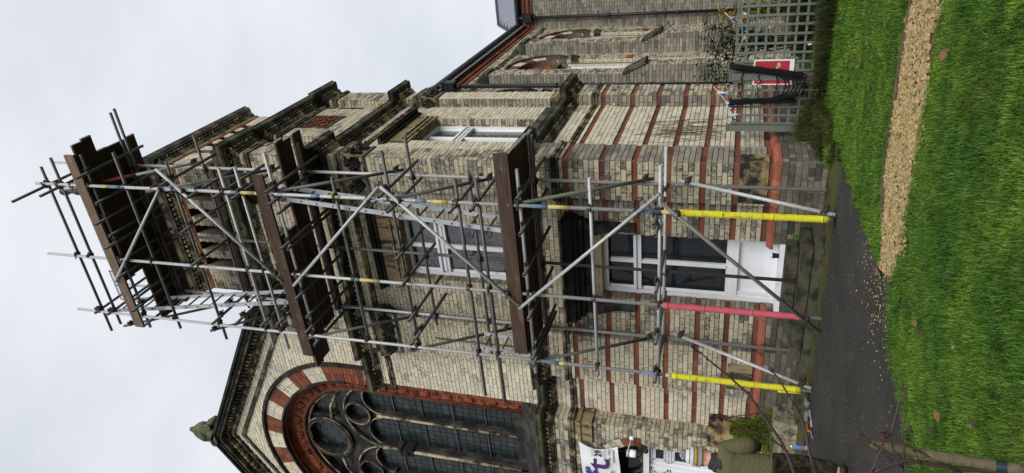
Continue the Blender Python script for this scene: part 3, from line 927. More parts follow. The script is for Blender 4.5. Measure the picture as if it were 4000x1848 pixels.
# red order: plain reveal, carved frieze with rosettes, inner roll
def splay(mb, r0, y0, r1, y1, zbot, n=40, rj=None):
    ring = []
    a0 = rj or r0
    ring.append((GX+a0,zbot,GX+r1,zbot))
    if rj: ring += [(GX+a0,7.9,GX+r1,7.9),(GX+r0,7.9,GX+r1,7.9)]
    for i in range(n+1):
        a = PI*i/n; ring.append((GX+r0*math.cos(a),ZC+r0*math.sin(a),GX+r1*math.cos(a),ZC+r1*math.sin(a)))
    if rj: ring += [(GX-r0,7.9,GX-r1,7.9),(GX-a0,7.9,GX-r1,7.9)]
    ring.append((GX-a0,zbot,GX-r1,zbot))
    vs = []
    for (xa,za,xb,zb) in ring: vs += [(xa,y0,za),(xb,y1,zb),(xb,y1+.03,zb),(xa,y0+.03,za)]
    k = len(ring)
    mb.add(vs,[(4*i+j,4*i+(j+1)%4,4*i+4+(j+1)%4,4*i+4+j) for i in range(k-1) for j in range(4)])
mb = MB(); splay(mb, 1.87,.49,1.61,.53,4.5)
fz = cp(mb,'terracotta_frieze','terracotta','carved red terracotta band with roses around the great window')
mb = MB(); splay(mb,1.965,.275,1.86,.49,4.5,40,RJ); mb.build('reveal', M['terracotta'], fz)
def rollpath(r, y, zbot=4.5, n=40):
    return [(GX+r,y,zbot)]+[(GX+r*math.cos(PI*i/n),y,ZC+r*math.sin(PI*i/n)) for i in range(n+1)]+[(GX-r,y,zbot)]
mb = MB(); mb.tube(rollpath(1.585,.525),.042,8); mb.build('roll', M['terracotta_dark'], fz, smooth=True)
mb = MB(); mb.tube(rollpath(1.93,.33)[1:-1],.035,8); mb.build('roll', M['terracotta_dark'], fz, smooth=True)
mb = MB(); splay(mb,1.57,.54,1.52,.7,4.5); mb.build('soffit', M['terracotta_dark'], fz)
rz = MB(); nrm = Vector((0,-1,0))
rz.ball((0,0,0),.03,.03,.03,8,4); rz.torus((0,0,0),nrm,.045,.014,12,5); rz.torus((0,.004,0),nrm,.075,.013,14,5)
rose_me = mkmesh('rosette', rz.v, rz.f, M['terracotta'], True)
lf = MB()
for s in (-1,1):
    lf.tube([(-.04*s,0,-.1),(0,-.015,-.05),(.03*s,-.012,0),(.0,-.015,.05),(-.04*s,0,.1)],[.008,.018,.022,.018,.008],5)
    lf.ball((.045*s,-.004,.03),.028,.014,.035,6,4); lf.ball((.045*s,-.004,-.04),.026,.014,.032,6,4)
leaf_me = mkmesh('carved_leaf', lf.v, lf.f, M['terracotta'], True)
def frieze_piece(me, x, z, rot):
    o = bpy.data.objects.new(me.name, me); COL.objects.link(o); o.parent = fz
    o.matrix_basis = Matrix.Translation((x,.503,z)) @ Matrix.Rotation(rot,4,'Y') @ Matrix.Diagonal((1.2,1.3,1.2,1))
zz = 4.68; k = 0
while zz < ZC:
    for s in (-1,1): frieze_piece(rose_me if k%2 == 0 else leaf_me, GX+s*1.74, zz, 0)
    zz += .235; k += 1
na = 23
for i in range(na):
    a = PI*(i+.5)/na; frieze_piece(rose_me if i%2 == 0 else leaf_me, GX+1.74*math.cos(a), ZC+1.74*math.sin(a), -a)
# tracery
YG = .72
mb = MB()
LH = .37
lights = [GX+1.28, GX+.40, GX-.40, GX-1.28]
ZS = 7.95                                                   # spring of the light heads
arcbar(mb,1.5,1.76,.56,YG+.05,48,chamf=.04)
for s in (-1,1): mb.box(GX+s*1.63-.13,GX+s*1.63+.13,.56,YG+.05,4.95,ZC)
tr = cp(mb,'tracery','stone_black','soot darkened stone window tracery with pale mouldings, roundels and round headed lights')
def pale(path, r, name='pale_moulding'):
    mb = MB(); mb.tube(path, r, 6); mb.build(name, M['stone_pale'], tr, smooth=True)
def ringpath(cx,cz,r,y,a0=0.0,a1=2*PI,n=28): return [(cx+r*math.cos(a0+(a1-a0)*i/n),y,cz+r*math.sin(a0+(a1-a0)*i/n)) for i in range(n+1)]
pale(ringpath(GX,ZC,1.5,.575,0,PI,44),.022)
for x,wd,d0 in ((GX,.06,.52),(GX+.86,.042,.56),(GX-.86,.042,.56)):
    mb = MB(); vs = []
    for z in (4.95,ZS+.15):
        vs += [(x-wd,YG+.05,z),(x-wd,d0+.06,z),(x-wd*.4,d0+.02,z),(x+wd*.4,d0+.02,z),(x+wd,d0+.06,z),(x+wd,YG+.05,z)]
    mb.add(vs,[(j_,(j_+1)%6,6+(j_+1)%6,6+j_) for j_ in range(6)]+[tuple(reversed(range(6))),tuple(range(6,12))])
    mb.build('mullion', M['stone_black'], tr)
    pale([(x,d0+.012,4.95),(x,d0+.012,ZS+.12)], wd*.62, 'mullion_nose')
for x in lights:
    mb = MB(); arcbar(mb,LH,LH+.06,.6,YG+.05,20,0,PI,x,ZS,.02); mb.build('light_head', M['stone_black'], tr)
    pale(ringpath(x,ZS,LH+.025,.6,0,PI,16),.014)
for s in (-1,1):
    mb = MB(); arcbar(mb,.80,.88,.55,YG+.05,28,.0,PI,GX+s*.84,ZS+.05,.03); mb.build('sub_arch', M['stone_black'], tr)
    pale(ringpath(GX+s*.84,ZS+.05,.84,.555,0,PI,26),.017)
    mb = MB(); arcbar(mb,.26,.33,.55,YG+.05,24,0,2*PI,GX+s*.84,8.53,.03); mb.build('roundel_ring', M['stone_black'], tr)
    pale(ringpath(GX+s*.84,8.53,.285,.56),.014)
mb = MB(); arcbar(mb,.47,.58,.53,YG+.05,36,0,2*PI,GX,9.42,.04); mb.build('roundel_ring', M['stone_black'], tr)
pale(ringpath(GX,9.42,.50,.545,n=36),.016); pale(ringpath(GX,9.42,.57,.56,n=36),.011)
for s in (-1,1):
    mb = MB(); mb.tube([(GX+s*.55,.6,9.25),(GX+s*.9,.6,9.2),(GX+s*1.35,.6,8.95),(GX+s*1.5,.6,8.7)],.03,6); mb.build('cusp', M['stone_pale'], tr, smooth=True)
mb = MB()                                                   # solid spandrels behind the rings, pierced by glass circles
polys_holes = []
def circ(cx,cz,r,n=24): return [(cx+r*math.cos(2*PI*i/n),cz+r*math.sin(2*PI*i/n)) for i in range(n)]
spn = WallPart('x', None, None)
outer = [(GX+1.66*math.cos(PI*i/40), ZC+1.66*math.sin(PI*i/40)) for i in range(41)]
outer = [(GX+1.66,ZS)]+outer+[(GX-1.66,ZS)]
low = []
for x in reversed(lights):
    low += [(x-LH,ZS)] + [(x+LH*math.cos(PI-PI*i/14), ZS+LH*math.sin(PI-PI*i/14)) for i in range(1,14)] + [(x+LH,ZS)]
holes = [circ(GX,9.42,.49), circ(GX+.84,8.53,.27), circ(GX-.84,8.53,.27)]
for s in (-1,1):
    holes.append([(GX+s*.6,9.0),(GX+s*.95,9.02),(GX+s*1.25,8.88),(GX+s*1.42,8.72),(GX+s*1.42,8.95),(GX+s*1.18,9.32),(GX+s*.85,9.62),(GX+s*.62,9.72),(GX+s*.63,9.3)])
spn.slab(FRONT(.62), outer+low, holes, .1)
spn.mb.build('spandrel', M['stone_black'], tr)
# leaded glass: panes in each light
M['glass_lead'] = None
def lead_glass():
    mt, nt, b = base_mat('leaded_glass', .3, .35)
    rp = ramp(nt, [(0,(.008,.010,.011)),(.3,(.014,.019,.019)),(.5,(.008,.017,.014)),(.65,(.018,.022,.027)),(.8,(.010,.022,.018)),(.93,(.03,.036,.04)),(1,(.013,.014,.018))])
    nt.links.new(islerand(nt), rp.inputs[0])
    nt.links.new(rp.outputs[0], b.inputs['Base Color'])
    bump(nt, b, noise(nt, 9, 3, .6, wpos(nt)), .3, .02)
    return mt
M['glass_lead'] = lead_glass()
M['lead'] = plain('lead', (.02,.021,.022), .6, .3, .2, 20, bmp=0)
gl_root = MB(); gl_root.box(GX-1.66,GX+1.66,YG+.03,YG+.06,4.9,10.05); gl_root = gl_root.build('lead_backing', M['lead'], tr)
pane_unit = mkmesh('glass_pane', [(0,0,0),(1,0,0),(1,0,1),(0,0,1),(0,1,0),(1,1,0),(1,1,1),(0,1,1)], [(0,1,2,3),(1,5,6,2),(4,0,3,7),(3,2,6,7),(4,5,1,0)], M['glass_lead'])
stuffp = MB(); cnt = 0
rg = random.Random(3)
for li, x in enumerate(lights):
    nu = 6; du = 2*LH/nu; dz = .148; nzv = int((ZS+LH-4.97)/dz)+1
    for j in range(nzv):
        z0 = 4.97+j*dz
        for i in range(nu):
            a = x-LH+i*du+.006; b = x-LH+(i+1)*du-.006; z1 = z0+dz-.012
            zc = (z0+z1)/2; xc = (a+b)/2
            if zc > ZS and (xc-x)**2+(zc-ZS)**2 > (LH+.02)**2: continue
            y = YG+rg.uniform(-.003,.003)
            if li < 2 and cnt < 296:
                o = bpy.data.objects.new('glass_pane', pane_unit); COL.objects.link(o); o.parent = tr
                o.matrix_basis = Matrix.Translation((a,y,z0)) @ Matrix.Rotation(rg.uniform(-.02,.02),4,'X') @ Matrix.Diagonal((b-a,.02,z1-z0,1)); cnt += 1
            else: stuffp.box(a,b,y,y+.02,z0,z1)
for cx,cz,r in ((GX,9.42,.5),(GX+.84,8.53,.28),(GX-.84,8.53,.28)):
    for ring in range(3):
        n = (1,6,12)[ring]; r0 = (0,.33,.68)[ring]*r; r1 = (.3,.65,.98)[ring]*r
        for i in range(n):
            if ring == 0: stuffp.lathe((cx,YG,cz),[(r1,0),(r1,.02)],12,(0,1,0)); continue
            da = 2*PI/n; a0 = i*da+.03; a1 = (i+1)*da-.03
            vs = []
            for y in (YG,YG+.02):
                for (rr,aa) in ((r0,a0),(r1,a0),(r1,(a0+a1)/2),(r1,a1),(r0,a1)): vs.append((cx+rr*math.cos(aa),y,cz+rr*math.sin(aa)))
            stuffp.add(vs,[(0,1,2,3,4),(9,8,7,6,5)]+[(j,5+j,5+(j+1)%5,(j+1)%5) for j in range(5)])
for s in (-1,1):
    for i in range(6):
        for j in range(6):
            x0 = GX+s*(.6+i*.15); z0 = 8.85+j*.14; stuffp.box(min(x0,x0+s*.14),max(x0,x0+s*.14),YG,YG+.02,z0,z0+.13)
stuffp.build('small_panes', M['glass_lead'], tr, kind='stuff')
for z in (5.65,6.35,7.05,7.7):
    mb = MB(); 
    for x in lights: mb.box(x-LH,x+LH,YG-.03,YG-.012,z-.012,z+.012)
    mb.build('saddle_bar', M['black_iron'], tr)
# sill
mb = MB()
mb.add([(-9.1,.72,4.95),(-4.95,.72,4.95),(-4.95,.05,4.42),(-9.1,.05,4.42),(-9.1,.72,4.3),(-4.95,.72,4.3),(-4.95,.05,4.33),(-9.1,.05,4.33)],[(0,3,2,1),(3,7,6,2),(7,4,5,6),(0,4,7,3),(1,2,6,5),(0,1,5,4)])
cp(mb,'window_sill','stone_black','black weathered sloping sill of the great window')
mb = MB()
for x in lights:
    mb.box(x-.42,x+.42,.53,.7,4.72,4.97)
cp(mb,'sill_blocks','stone_black')
mb = MB(); mb.lathe((-5.02,.1,4.32),[(.0,-.1),(.13,-.1),(.16,0),(.14,.14),(.05,.2),(0,.2)],12,(0,0,1)); cp(mb,'label_stop','stone_black',smooth=True)
mb = MB(); mb.box(GX-.09,GX+.09,.48,.7,7.35,7.62); mb.ball((GX,.48,7.5),.08,.07,.09,8,6,.3); mb.box(GX-.12,GX+.12,.45,.7,7.6,7.68); cp(mb,'mullion_capital','stone_black')

# rake cornice
def rakebar(za, zb, y0, y1, mat, name, x_end=-3.35, sides=(1,-1), kind=None):
    mb = MB()
    for s in sides:
        xe = GX+s*(x_end-GX)
        p = [(GX,y,z) for y in (y0,y1) for z in (za,zb)]
        q = [(xe,y,z-RK*abs(xe-GX)) for y in (y0,y1) for z in (za,zb)]
        mb.add(p+q,[(0,1,5,4),(2,6,7,3),(1,3,7,5),(0,4,6,2),(0,2,3,1),(4,5,7,6)] if s < 0 else [(0,4,5,1),(2,3,7,6),(1,5,7,3),(0,2,6,4),(0,1,3,2),(4,6,7,5)])
    return cp(mb,name,mat,kind=kind)
rakebar(11.72,11.82,.2,.35,'stone_mould','rake_moulding')
rakebar(11.82,11.93,.16,.35,'stone_mould','rake_moulding')
rakebar(11.93,12.0,.0,.35,'stone_dark','rake_corona')
rakebar(12.0,12.08,-.03,.4,'stone_black','rake_corona')
rakebar(12.08,12.14,-.08,.45,'stone_black','rake_corona')
rakebar(11.44,11.53,.22,.3,'stone_dark','rake_roll')
mb = MB()
for s in (-1,1):
    k = 0
    while k*.1 < 3.55:
        x = GX+s*(.08+k*.1); z = 11.83-RK*abs(x-GX)
        mb.obox((x,.1,z),(s*.055,0,-RK*.055),(0,.07,0),(0,0,.09)); k += 1
cp(mb,'dentil_course','stone_mould',kind='stuff')
# finial: a rounded shell antefix with scrolled shoulders
M['stone_moss'] = stone_mat('stone_mossy', (.12,.115,.075), (.03,.031,.026), .45, 2.0, False, .9)
FX = GX+.1
mb = MB(); n, m_ = 18, 12; vs = []
for i in range(m_+1):
    th = PI*i/m_
    for j in range(n):
        ph = 2*PI*j/n
        x = math.sin(th)*math.cos(ph); y = math.sin(th)*math.sin(ph); z = math.cos(th)
        wdt = .27*(1-.25*max(0,z)) ; tipz = .30*z + (.1 if z > .95 else 0)
        vs.append((FX+x*wdt, .05+y*.17, 12.36+tipz))
mb.add(vs,[(i*n+j,(i+1)*n+j,(i+1)*n+(j+1)%n,i*n+(j+1)%n) for i in range(m_) for j in range(n)])
mb.box(FX-.2,FX+.16,-.08,.22,11.98,12.18)
fi = cp(mb,'finial','stone_moss','mossy green shell shaped stone finial at the gable top')
for a in (-.9,-.6,-.3,0,.3,.6,.9):
    mb = MB(); d = Vector((math.sin(a)*.8,0,math.cos(a))); c0 = Vector((FX,-.105,12.22))
    mb.tube([c0, c0+d*.1+Vector((0,-.012,0)), c0+d*.2+Vector((0,.01,0)), c0+d*.27+Vector((0,.055,0))],[.01,.02,.024,.01],6); mb.build('shell_rib', M['stone_moss'], fi, smooth=True)
for s in (-1,1):
    mb = MB(); mb.torus((FX+s*.25,-.03,12.12),(0,1,0),.05,.035,12,6); mb.tube([(FX+s*.16,.07,12.22),(FX+s*.34,.07,12.06),(FX+s*.5,.07,11.9)],[.09,.085,.04],8); mb.build('scroll', M['stone_moss'], fi, smooth=True)
# roof behind the gable
M['slate'] = plain('slate', (.17,.19,.235), .5, .4, .35, 9, dirt=(.24,.20,.15), dirtamt=.5)
mb = MB()
for s in (-1,1):
    xe = GX+s*6.55
    a = [(GX,.3,11.75),(xe,.3,11.75-.62*6.55),(xe,30,11.75-.62*6.55),(GX,30,11.75)]
    b = [(x,y,z-.12) for x,y,z in a]
    mb.add(a+b,[(0,1,2,3),(7,6,5,4),(0,4,5,1),(1,5,6,2),(2,6,7,3),(3,7,4,0)])
cp(mb,'nave_roof','slate')

# ============================ porch with door
pw = WallPart('porch_wall', church, M['mortar'], 'projecting brick porch wall with arched doorway')
FP = FRONT(-.08); DX = -5.95; DR = .70; DZ = 2.45
dhole = [(DX-DR,G),(DX+DR,G),(DX+DR,DZ)] + [(DX+DR*math.cos(PI*i/20),DZ+DR*math.sin(PI*i/20)) for i in range(1,20)] + [(DX-DR,DZ)]
pw.slab(FP, [(-10.2,G-.2),(DX-DR,G-.2),(DX-DR,G-.1),(DX+DR,G-.1),(DX+DR,G-.2),(-4.86,G-.2),(-4.86,4.3),(-10.2,4.3)], [[(u,max(z,G-.05)) for u,z in dhole]], .33)
def pspan(z):
    if 3.30 < z < 3.56: return [(-10.2,-8.6)]
    if z < DZ: e = DR
    else:
        q = .9**2-(z-DZ)**2; e = math.sqrt(q) if q > 0 else 0
    if e == 0: return [(-10.2,-4.86)]
    return [(-10.2,DX-e),(DX+e,-4.86)]
pcs = crs(G,3.30)+crs(3.30,3.62)+up
pw.bricks(FP,0,0,pcs,pspan,col='brick_soot')
pw.bricks(SIDE(-4.86),-.08,.25,crs(G,3.3)+crs(3.74,3.98),col='brick_soot')
porch = pw.finish(300)
vring(porch, Matrix.Translation((DX,-.08,DZ)), DR+.01, .89, 22, 3, 1, -.012, .2)
mb = MB(); mb.box(-5.27,-4.82,-.12,.24,3.345,3.5); mb.box(-5.29,-4.795,-.145,.24,3.5,3.56); mb.box(-5.28,-4.805,-.135,.24,3.30,3.345)
cp(mb,'impost_block','stone_tan','tan and black stained stone block on the porch corner')
mb = MB(); mb.box(-5.34,-5.2,-.13,.05,2.36,2.45); mb.ball((-5.28,-.13,2.39),.05,.04,.06,8,6,.4); mb.torus((-5.29,-.15,2.37),(0,1,0),.03,.014,10,5); mb.box(-5.38,-5.17,-.16,.05,2.45,2.5); cp(mb,'door_capital','stone_mould')
mb = MB(); mb.box(-4.99,-4.58,-.12,.3,.72,1.37); ps = cp(mb,'foundation_stone','stone_peel','black stained inscribed stone at the porch corner')
text('LAID BY','inscription',ps,'stone_black',tmat(FRONT(-.12),-4.84,1.25,.001),.05)
FD = FRONT(.22)
mb = MB(); dz = DZ
bar(mb,FD,DX-.72,DX-.62,G,dz,-.08,.06); bar(mb,FD,DX+.62,DX+.72,G,dz,-.08,.06); bar(mb,FD,DX-.72,DX+.72,dz-.1,dz,-.08,.07); bar(mb,FD,DX-.02,DX+.02,G,dz-.1,-.06,.02)
bar(mb,FD,DX-.62,DX+.62,G,dz-.1,-.06,-.02)
dr = cp(mb,'door','white_paint','white panelled double door with small dark panes')
for s in (-1,1):
    for (z0,z1) in ((2.08,2.26),(1.2,1.93),(.3,1.02)):
        c = DX+s*.31; mb = MB()
        for k,(e,p) in enumerate(((.22,.012),(.19,.0),(.16,.012))):
            zz0, zz1 = z0-.03*(2-k), z1+.03*(2-k)
            bar(mb,FD,c-e,c+e,zz1-.02,zz1,-.02,p); bar(mb,FD,c-e,c+e,zz0,zz0+.02,-.02,p); bar(mb,FD,c-e,c-e+.02,zz0,zz1,-.02,p); bar(mb,FD,c+e-.02,c+e,zz0,zz1,-.02,p)
        pn = mb.build('panel_moulding', M['white_paint'], dr)
        mb = MB(); bar(mb,FD,c-.14,c+.14,z0+.02,z1-.02,-.03,-.012); mb.build('pane' if z0 > 1.1 else 'panel', M['glass_low' if z0 > 1.1 else 'white_paint'], dr)
mb = MB(); arcbar(mb,.62,.72,.14,.3,24,0,PI,DX,DZ); fl = cp(mb,'fanlight','white_paint','arched fanlight with circle tracery above the door')
mb = MB(); arcbar(mb,.27,.32,.16,.28,24,0,2*PI,DX,DZ+.3); arcbar(mb,.22,.26,.16,.28,16,PI*.0,PI,DX+.42,DZ); arcbar(mb,.22,.26,.16,.28,16,0,PI,DX-.42,DZ); mb.build('glazing_bar', M['stone_mould'], fl)
mb = MB(); mb.add([(DX+.66*math.cos(PI*i/20),.24,DZ+.66*math.sin(PI*i/20)) for i in range(21)],[tuple(range(21))]); mb.build('pane', M['glass_low'], fl)
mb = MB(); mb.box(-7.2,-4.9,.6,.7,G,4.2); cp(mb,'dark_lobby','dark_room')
# pointed egg and dart strip under the porch string course
mb = MB(); bar(mb,FP,-9,-5.3,3.62,3.74,-.02,.03)
for i in range(30): mb.ball((-5.4-i*.12,-.12,3.68),.04,.03,.05,6,5)
cp(mb,'ornament_strip','stone_mould',kind='stuff')
# thin vertical conductor on the left pilaster
mb = MB(); mb.tube([(-3.5,.05,6.1),(-3.5,.05,4.4)],.014,6); cp(mb,'lightning_conductor','black_iron')

# ============================ nave side wall, buttresses, windows
hw = WallPart('nave_wall', church, M['mortar'], 'brick side wall of the nave with arched window bays')
FH = SIDE(-.6)
bays = [4.38, 7.40, 10.48]
def archpoly(c, r, zs, z0, n=18): return [(c-r,z0),(c+r,z0)]+[(c+r*math.cos(PI*i/n),zs+r*math.sin(PI*i/n)) for i in range(n+1)]
HS = 5.65; HR = .80
hw.slab(FH, rect(3.0,12.3,G-.2,7.75), [archpoly(c,HR,HS,1.3) for c in bays], .35)
def hspan(rr):
    def f(z):
        sp = [(3.67,12.0)]
        for c in bays:
            if 1.3 < z < HS: e = HR
            elif z >= HS:
                q = rr*rr-(z-HS)**2; e = math.sqrt(q) if q > 0 else 0
            else: e = 0
            if e:
                ns = []
                for a,b in sp:
                    if c+e <= a or c-e >= b: ns.append((a,b)); continue
                    if c-e > a: ns.append((a,c-e))
                    if c+e < b: ns.append((c+e,b))
                sp = ns
        return sp
    return f
hw.bricks(FH,0,0,crs(G,7.3),hspan(1.14),bond='garden',col='brick_soot')
BUT = [(5.65,6.07),(8.70,9.17),(11.6,11.98)]
for (a,b) in BUT[:2]:
    hw.mb.box(-.6,-.3,a,b,3.05,6.64); hw.mb.box(-.6,-.12,a,b,G-.2,3.12)
    hw.mb.add([(-.6,a,3.5),(-.3,a,3.5),(-.12,a,3.1),(-.6,a,3.1),(-.6,b,3.5),(-.3,b,3.5),(-.12,b,3.1),(-.6,b,3.1)],[(0,3,2,1),(4,5,6,7),(1,2,6,5),(0,1,5,4),(3,7,6,2)])
    hw.bricks(FRONT(a),-.6,-.3,crs(3.5,6.64),bond='garden',col='brick_grey'); hw.bricks(SIDE(-.3),a,b,crs(3.5,6.64),col='brick_soot')
    hw.bricks(FRONT(a),-.6,-.3,crs(3.1,3.5),bond='garden',col='brick_grey'); hw.bricks(FRONT(a),-.3,-.12,crs(3.1,3.5),lambda z: [(-.3,-.3+max(0,(3.48-z))*.45)],col='brick_grey')
    hw.bricks(FRONT(a),-.6,-.12,crs(G,3.1),bond='garden',col='brick_grey'); hw.bricks(SIDE(-.12),a,b,crs(G,3.1),col='brick_soot')
for c in bays:                                               # far jamb reveals that face the camera
    hw.bricks(FRONT(c+HR),-.7,-.6,crs(1.3,HS),bond='header',col='brick_clean'); hw.bricks(FRONT(c+HR-.1),-.8,-.7,crs(1.3,HS-.3),bond='header',col='brick_clean')
    hw.mb.box(-.96,-.7,c+HR-.1,c+HR+.1,1.3,HS); hw.mb.box(-.96,-.7,c-HR-.1,c-HR+.1,1.3,HS)
nave = hw.finish(300)
for c in bays:
    B = Matrix.Translation((-.6,c,HS)) @ Matrix.Rotation(PI/2,4,'Z')
    vring(nave, B, HR, 1.05, 36, 4, 1, -.012, .14)
    mb = MB(); n = 30; vs = []
    for i in range(n+1):
        a = PI*i/n
        for r,p in ((1.05,.0),(1.06,.05),(1.12,.05),(1.14,.0)): vs.append((-.6+p,c+r*math.cos(a),HS+r*math.sin(a)))
    mb.add(vs,[(4*i+j,4*i+4+j,4*i+5+j,4*i+1+j) for i in range(n) for j in range(3)]); mb.build('hood_mould', M['stone_dark'], nave)
    for z in (5.42,5.1):
        for s in (-1,1):
            mb = MB(); uc_ = c+s*(HR+.1); e = .13; prof_ = []
            for k in range(4): prof_ += [(-.57+.014*k,z+k*.05),(-.57+.014*k,z+k*.05+.036),(-.60+.01*k,z+k*.05+.036),(-.60+.01*k,z+k*.05+.05)]
            prof_ += [(-.69,z+.2),(-.69,z)]; kk = len(prof_)
            mb.add([(x_,uc_-e,z_) for x_,z_ in prof_]+[(x_,uc_+e,z_) for x_,z_ in prof_],[tuple(range(kk)),tuple(reversed(range(kk,2*kk)))]+[(i_,kk+i_,kk+(i_+1)%kk,(i_+1)%kk) for i_ in range(kk)])
            mb.build('impost', M['stone_dark'], nave)
    mb = MB(); mb.box(-.63,-.575,c+HR-.01,c+HR+.24,3.74,3.9); mb.build('red_band', M['brick_red'], nave)
    # infill: terracotta tympanum, white window below
    mb = MB(); vs = [(-.73,c+.79*math.cos(PI*i/16),HS+.78*math.sin(PI*i/16)) for i in range(17)]; mb.add(vs+[(x-.05,y,z) for x,y,z in vs],[tuple(range(17)),tuple(reversed(range(17,34)))]+[(i,17+i,17+(i+1)%17,(i+1)%17) for i in range(17)])
    ty = mb.build('tympanum', M['terracotta'], church)
    mb = MB()
    for i in range(26):
        rr = random.Random(i); mb.torus((-.725,c+rr.uniform(-.55,.55),HS+rr.uniform(.05,.5)),(1,0,0),.06,.018,8,4)
    mb.build('carving', M['terracotta'], ty, kind='stuff')
    mb = MB(); mb.box(-.8,-.69,c-.79,c+.79,HS-.1,HS+.02); mb.build('lintel', M['stone_dark'], nave)
    wn = MB(); FW = SIDE(-.8)
    for (a,b,z0,z1) in ((c-.68,c-.6,1.3,HS-.3),(c+.6,c+.68,1.3,HS-.3),(c-.68,c+.68,HS-.38,HS-.3),(c-.04,c+.04,1.3,HS-.3),(c-.6,c+.6,4.9,5.0),(c-.6,c+.6,2.9,2.98)): bar(wn,FW,a,b,z0,z1,-.05,.03)
    wo = wn.build('window', M['white_paint'], church, 'white framed nave window')
    mb = MB(); bar(mb,FW,c-.66,c+.66,1.3,HS-.3,-.04,-.02); mb.build('pane', M['glass_low'], wo)
    mb = MB()
    for z in (4.5,3.8,3.1):
        mb.tube([(-.76,c+.25+.28*math.cos(t*PI/8),z+.28*math.sin(t*PI/8)) for t in range(9)],.02,5)
    mb.build('glazing_bar', M['white_paint'], wo)
mb = MB(); mb.sweep([(-.02,6.92),(.03,6.92),(.04,6.95),(.03,6.98),(.05,7.0),(.05,7.03),(-.02,7.05)],[(-.6,3.67),(-.6,12.0)]); mb.build('string_course', M['stone_mould'], nave)
for k,(z0,z1,p) in enumerate(((7.3,7.4,.03),(7.42,7.52,.06),(7.54,7.62,.09))):
    mb = MB(); n = 36
    for i in range(n):
        y0 = 3.67+i*(8.33-.1)/n; mb.box(-.62,-.6+p,y0+.004,y0+8.23/n-.004,z0,z1)
    mb.build('red_corbel_course', M['brick_red'], nave)
# buttress caps and offsets
for (a,b) in BUT[:2]:
    mb = MB()
    mb.add([(-.62,a-.04,6.64),(-.24,a-.04,6.64),(-.24,b+.04,6.64),(-.62,b+.04,6.64),(-.62,a-.04,6.78),(-.26,a-.04,6.78),(-.26,b+.04,6.78),(-.62,b+.04,6.78),(-.62,a+.0,7.1),(-.52,a+.0,7.02),(-.52,b,7.02),(-.62,b,7.1)],
           [(0,3,2,1),(0,1,5,4),(1,2,6,5),(2,3,7,6),(4,5,9,8),(5,6,10,9),(6,7,11,10),(8,9,10,11)])
    mb.build('buttress_cap', M['stone_dark'], nave)
    mb = MB(); mb.obox((-.33,a-.03,3.56),(.25,0,-.48),(0,b-a+.06,0),(.05,0,.03)); mb.build('buttress_offset', M['stone_dark'], nave)
# gutters and downpipes
mb = MB(); mb.tube([(-.43,3.55,7.72),(-.43,11.85,7.76),(-.40,11.9,7.76)],.075,10); mb.tube([(-.4,11.85,7.76),(7.5,11.85,7.78)],.075,10)
for y in (4.2,5.0,6.4,7.4,8.4,9.4,10.6): mb.torus((-.43,y,7.73),(0,1,0),.075,.014,10,4)
cp(mb,'gutter','black_iron','dark grey half round gutter along the eaves',smooth=True)
def downpipe(x,y,ztop,lab):
    mb = MB(); mb.tube([(x,y,ztop-.4),(x,y,G)],.045,10)
    for z in (ztop-.55,4.9,2.9,1.2): mb.tube([(x,y,z),(x,y,z+.09)],.056,10)
    o = cp(mb,'downpipe','black_plastic',lab,smooth=True)
    mb = MB(); mb.box(x-.11,x+.11,y-.11,y+.11,ztop-.42,ztop-.15); mb.box(x-.125,x+.125,y-.125,y+.125,ztop-.17,ztop-.13); mb.build('hopper', M['black_plastic'], o)
    mb = MB(); mb.tube([(x,y,ztop-.16),(x,y,ztop+.02)],.04,8); mb.build('outlet', M['black_iron'], o)
downpipe(-.42,5.2,7.7,'black plastic downpipe beside the tower')
downpipe(-.22,11.85,7.72,'black plastic downpipe on the far wing')
# transept
tr2 = WallPart('transept_wall', church, M['mortar'], 'plain grey brick wall of the far wing')
tr2.slab(FRONT(12.0), rect(-.9,8,G-.2,7.75), (), .35)
tr2.bricks(FRONT(12.0),-.6,7.5,crs(G,7.3),bond='garden',col='brick_grey')
trans = tr2.finish(300)
for k,(z0,z1,p) in enumerate(((7.3,7.4,.03),(7.42,7.52,.06),(7.54,7.62,.09))):
    mb = MB(); n = 34
    for i in range(n):
        x0 = -.6+i*8.1/n; mb.box(x0+.004,x0+8.1/n-.004,12-p,12.05,z0,z1)
    mb.build('red_corbel_course', M['brick_red'], trans)
mb = MB(); mb.add([(-.7,11.85,7.78),(8,11.85,7.78),(8,13.6,8.95),(-.7,13.6,8.95),(-.7,11.85,7.7),(8,11.85,7.7),(8,13.6,8.85),(-.7,13.6,8.85)],[(0,1,2,3),(4,7,6,5),(0,4,5,1),(1,5,6,2),(2,6,7,3),(3,7,4,0)])
rf = cp(mb,'wing_roof','slate','blue grey slate roof of the far wing')
mb = MB(); sd = Vector((0,1.75,1.17)).normalized()
for r in range(11):
    for i in range(36):
        x0 = -.68+i*.24+(.12 if r%2 else 0); p = Vector((x0,11.85,7.785))+sd*(r*.19)
        mb.obox(p+Vector((0,-.0,.012+random.uniform(0,.006))), (.232,0,0), sd*.24, Vector((0,-.0045,.008)))
mb.build('slate_course', M['slate'], rf, kind='stuff')
mb = MB(); mb.tube([(-.75,13.6,8.97),(8,13.6,8.97)],.08,8)
for i in range(18): mb.torus((-.7+i*.45,13.6,8.97),(1,0,0),.08,.015,8,4)
mb.build('ridge_tile', M['black_iron'], rf)
mb = MB(); mb.obox((-.78,11.85,7.72),(.09,0,0),(0,1.75,1.17),(0,0,.14)); mb.build('verge', M['black_iron'], rf)
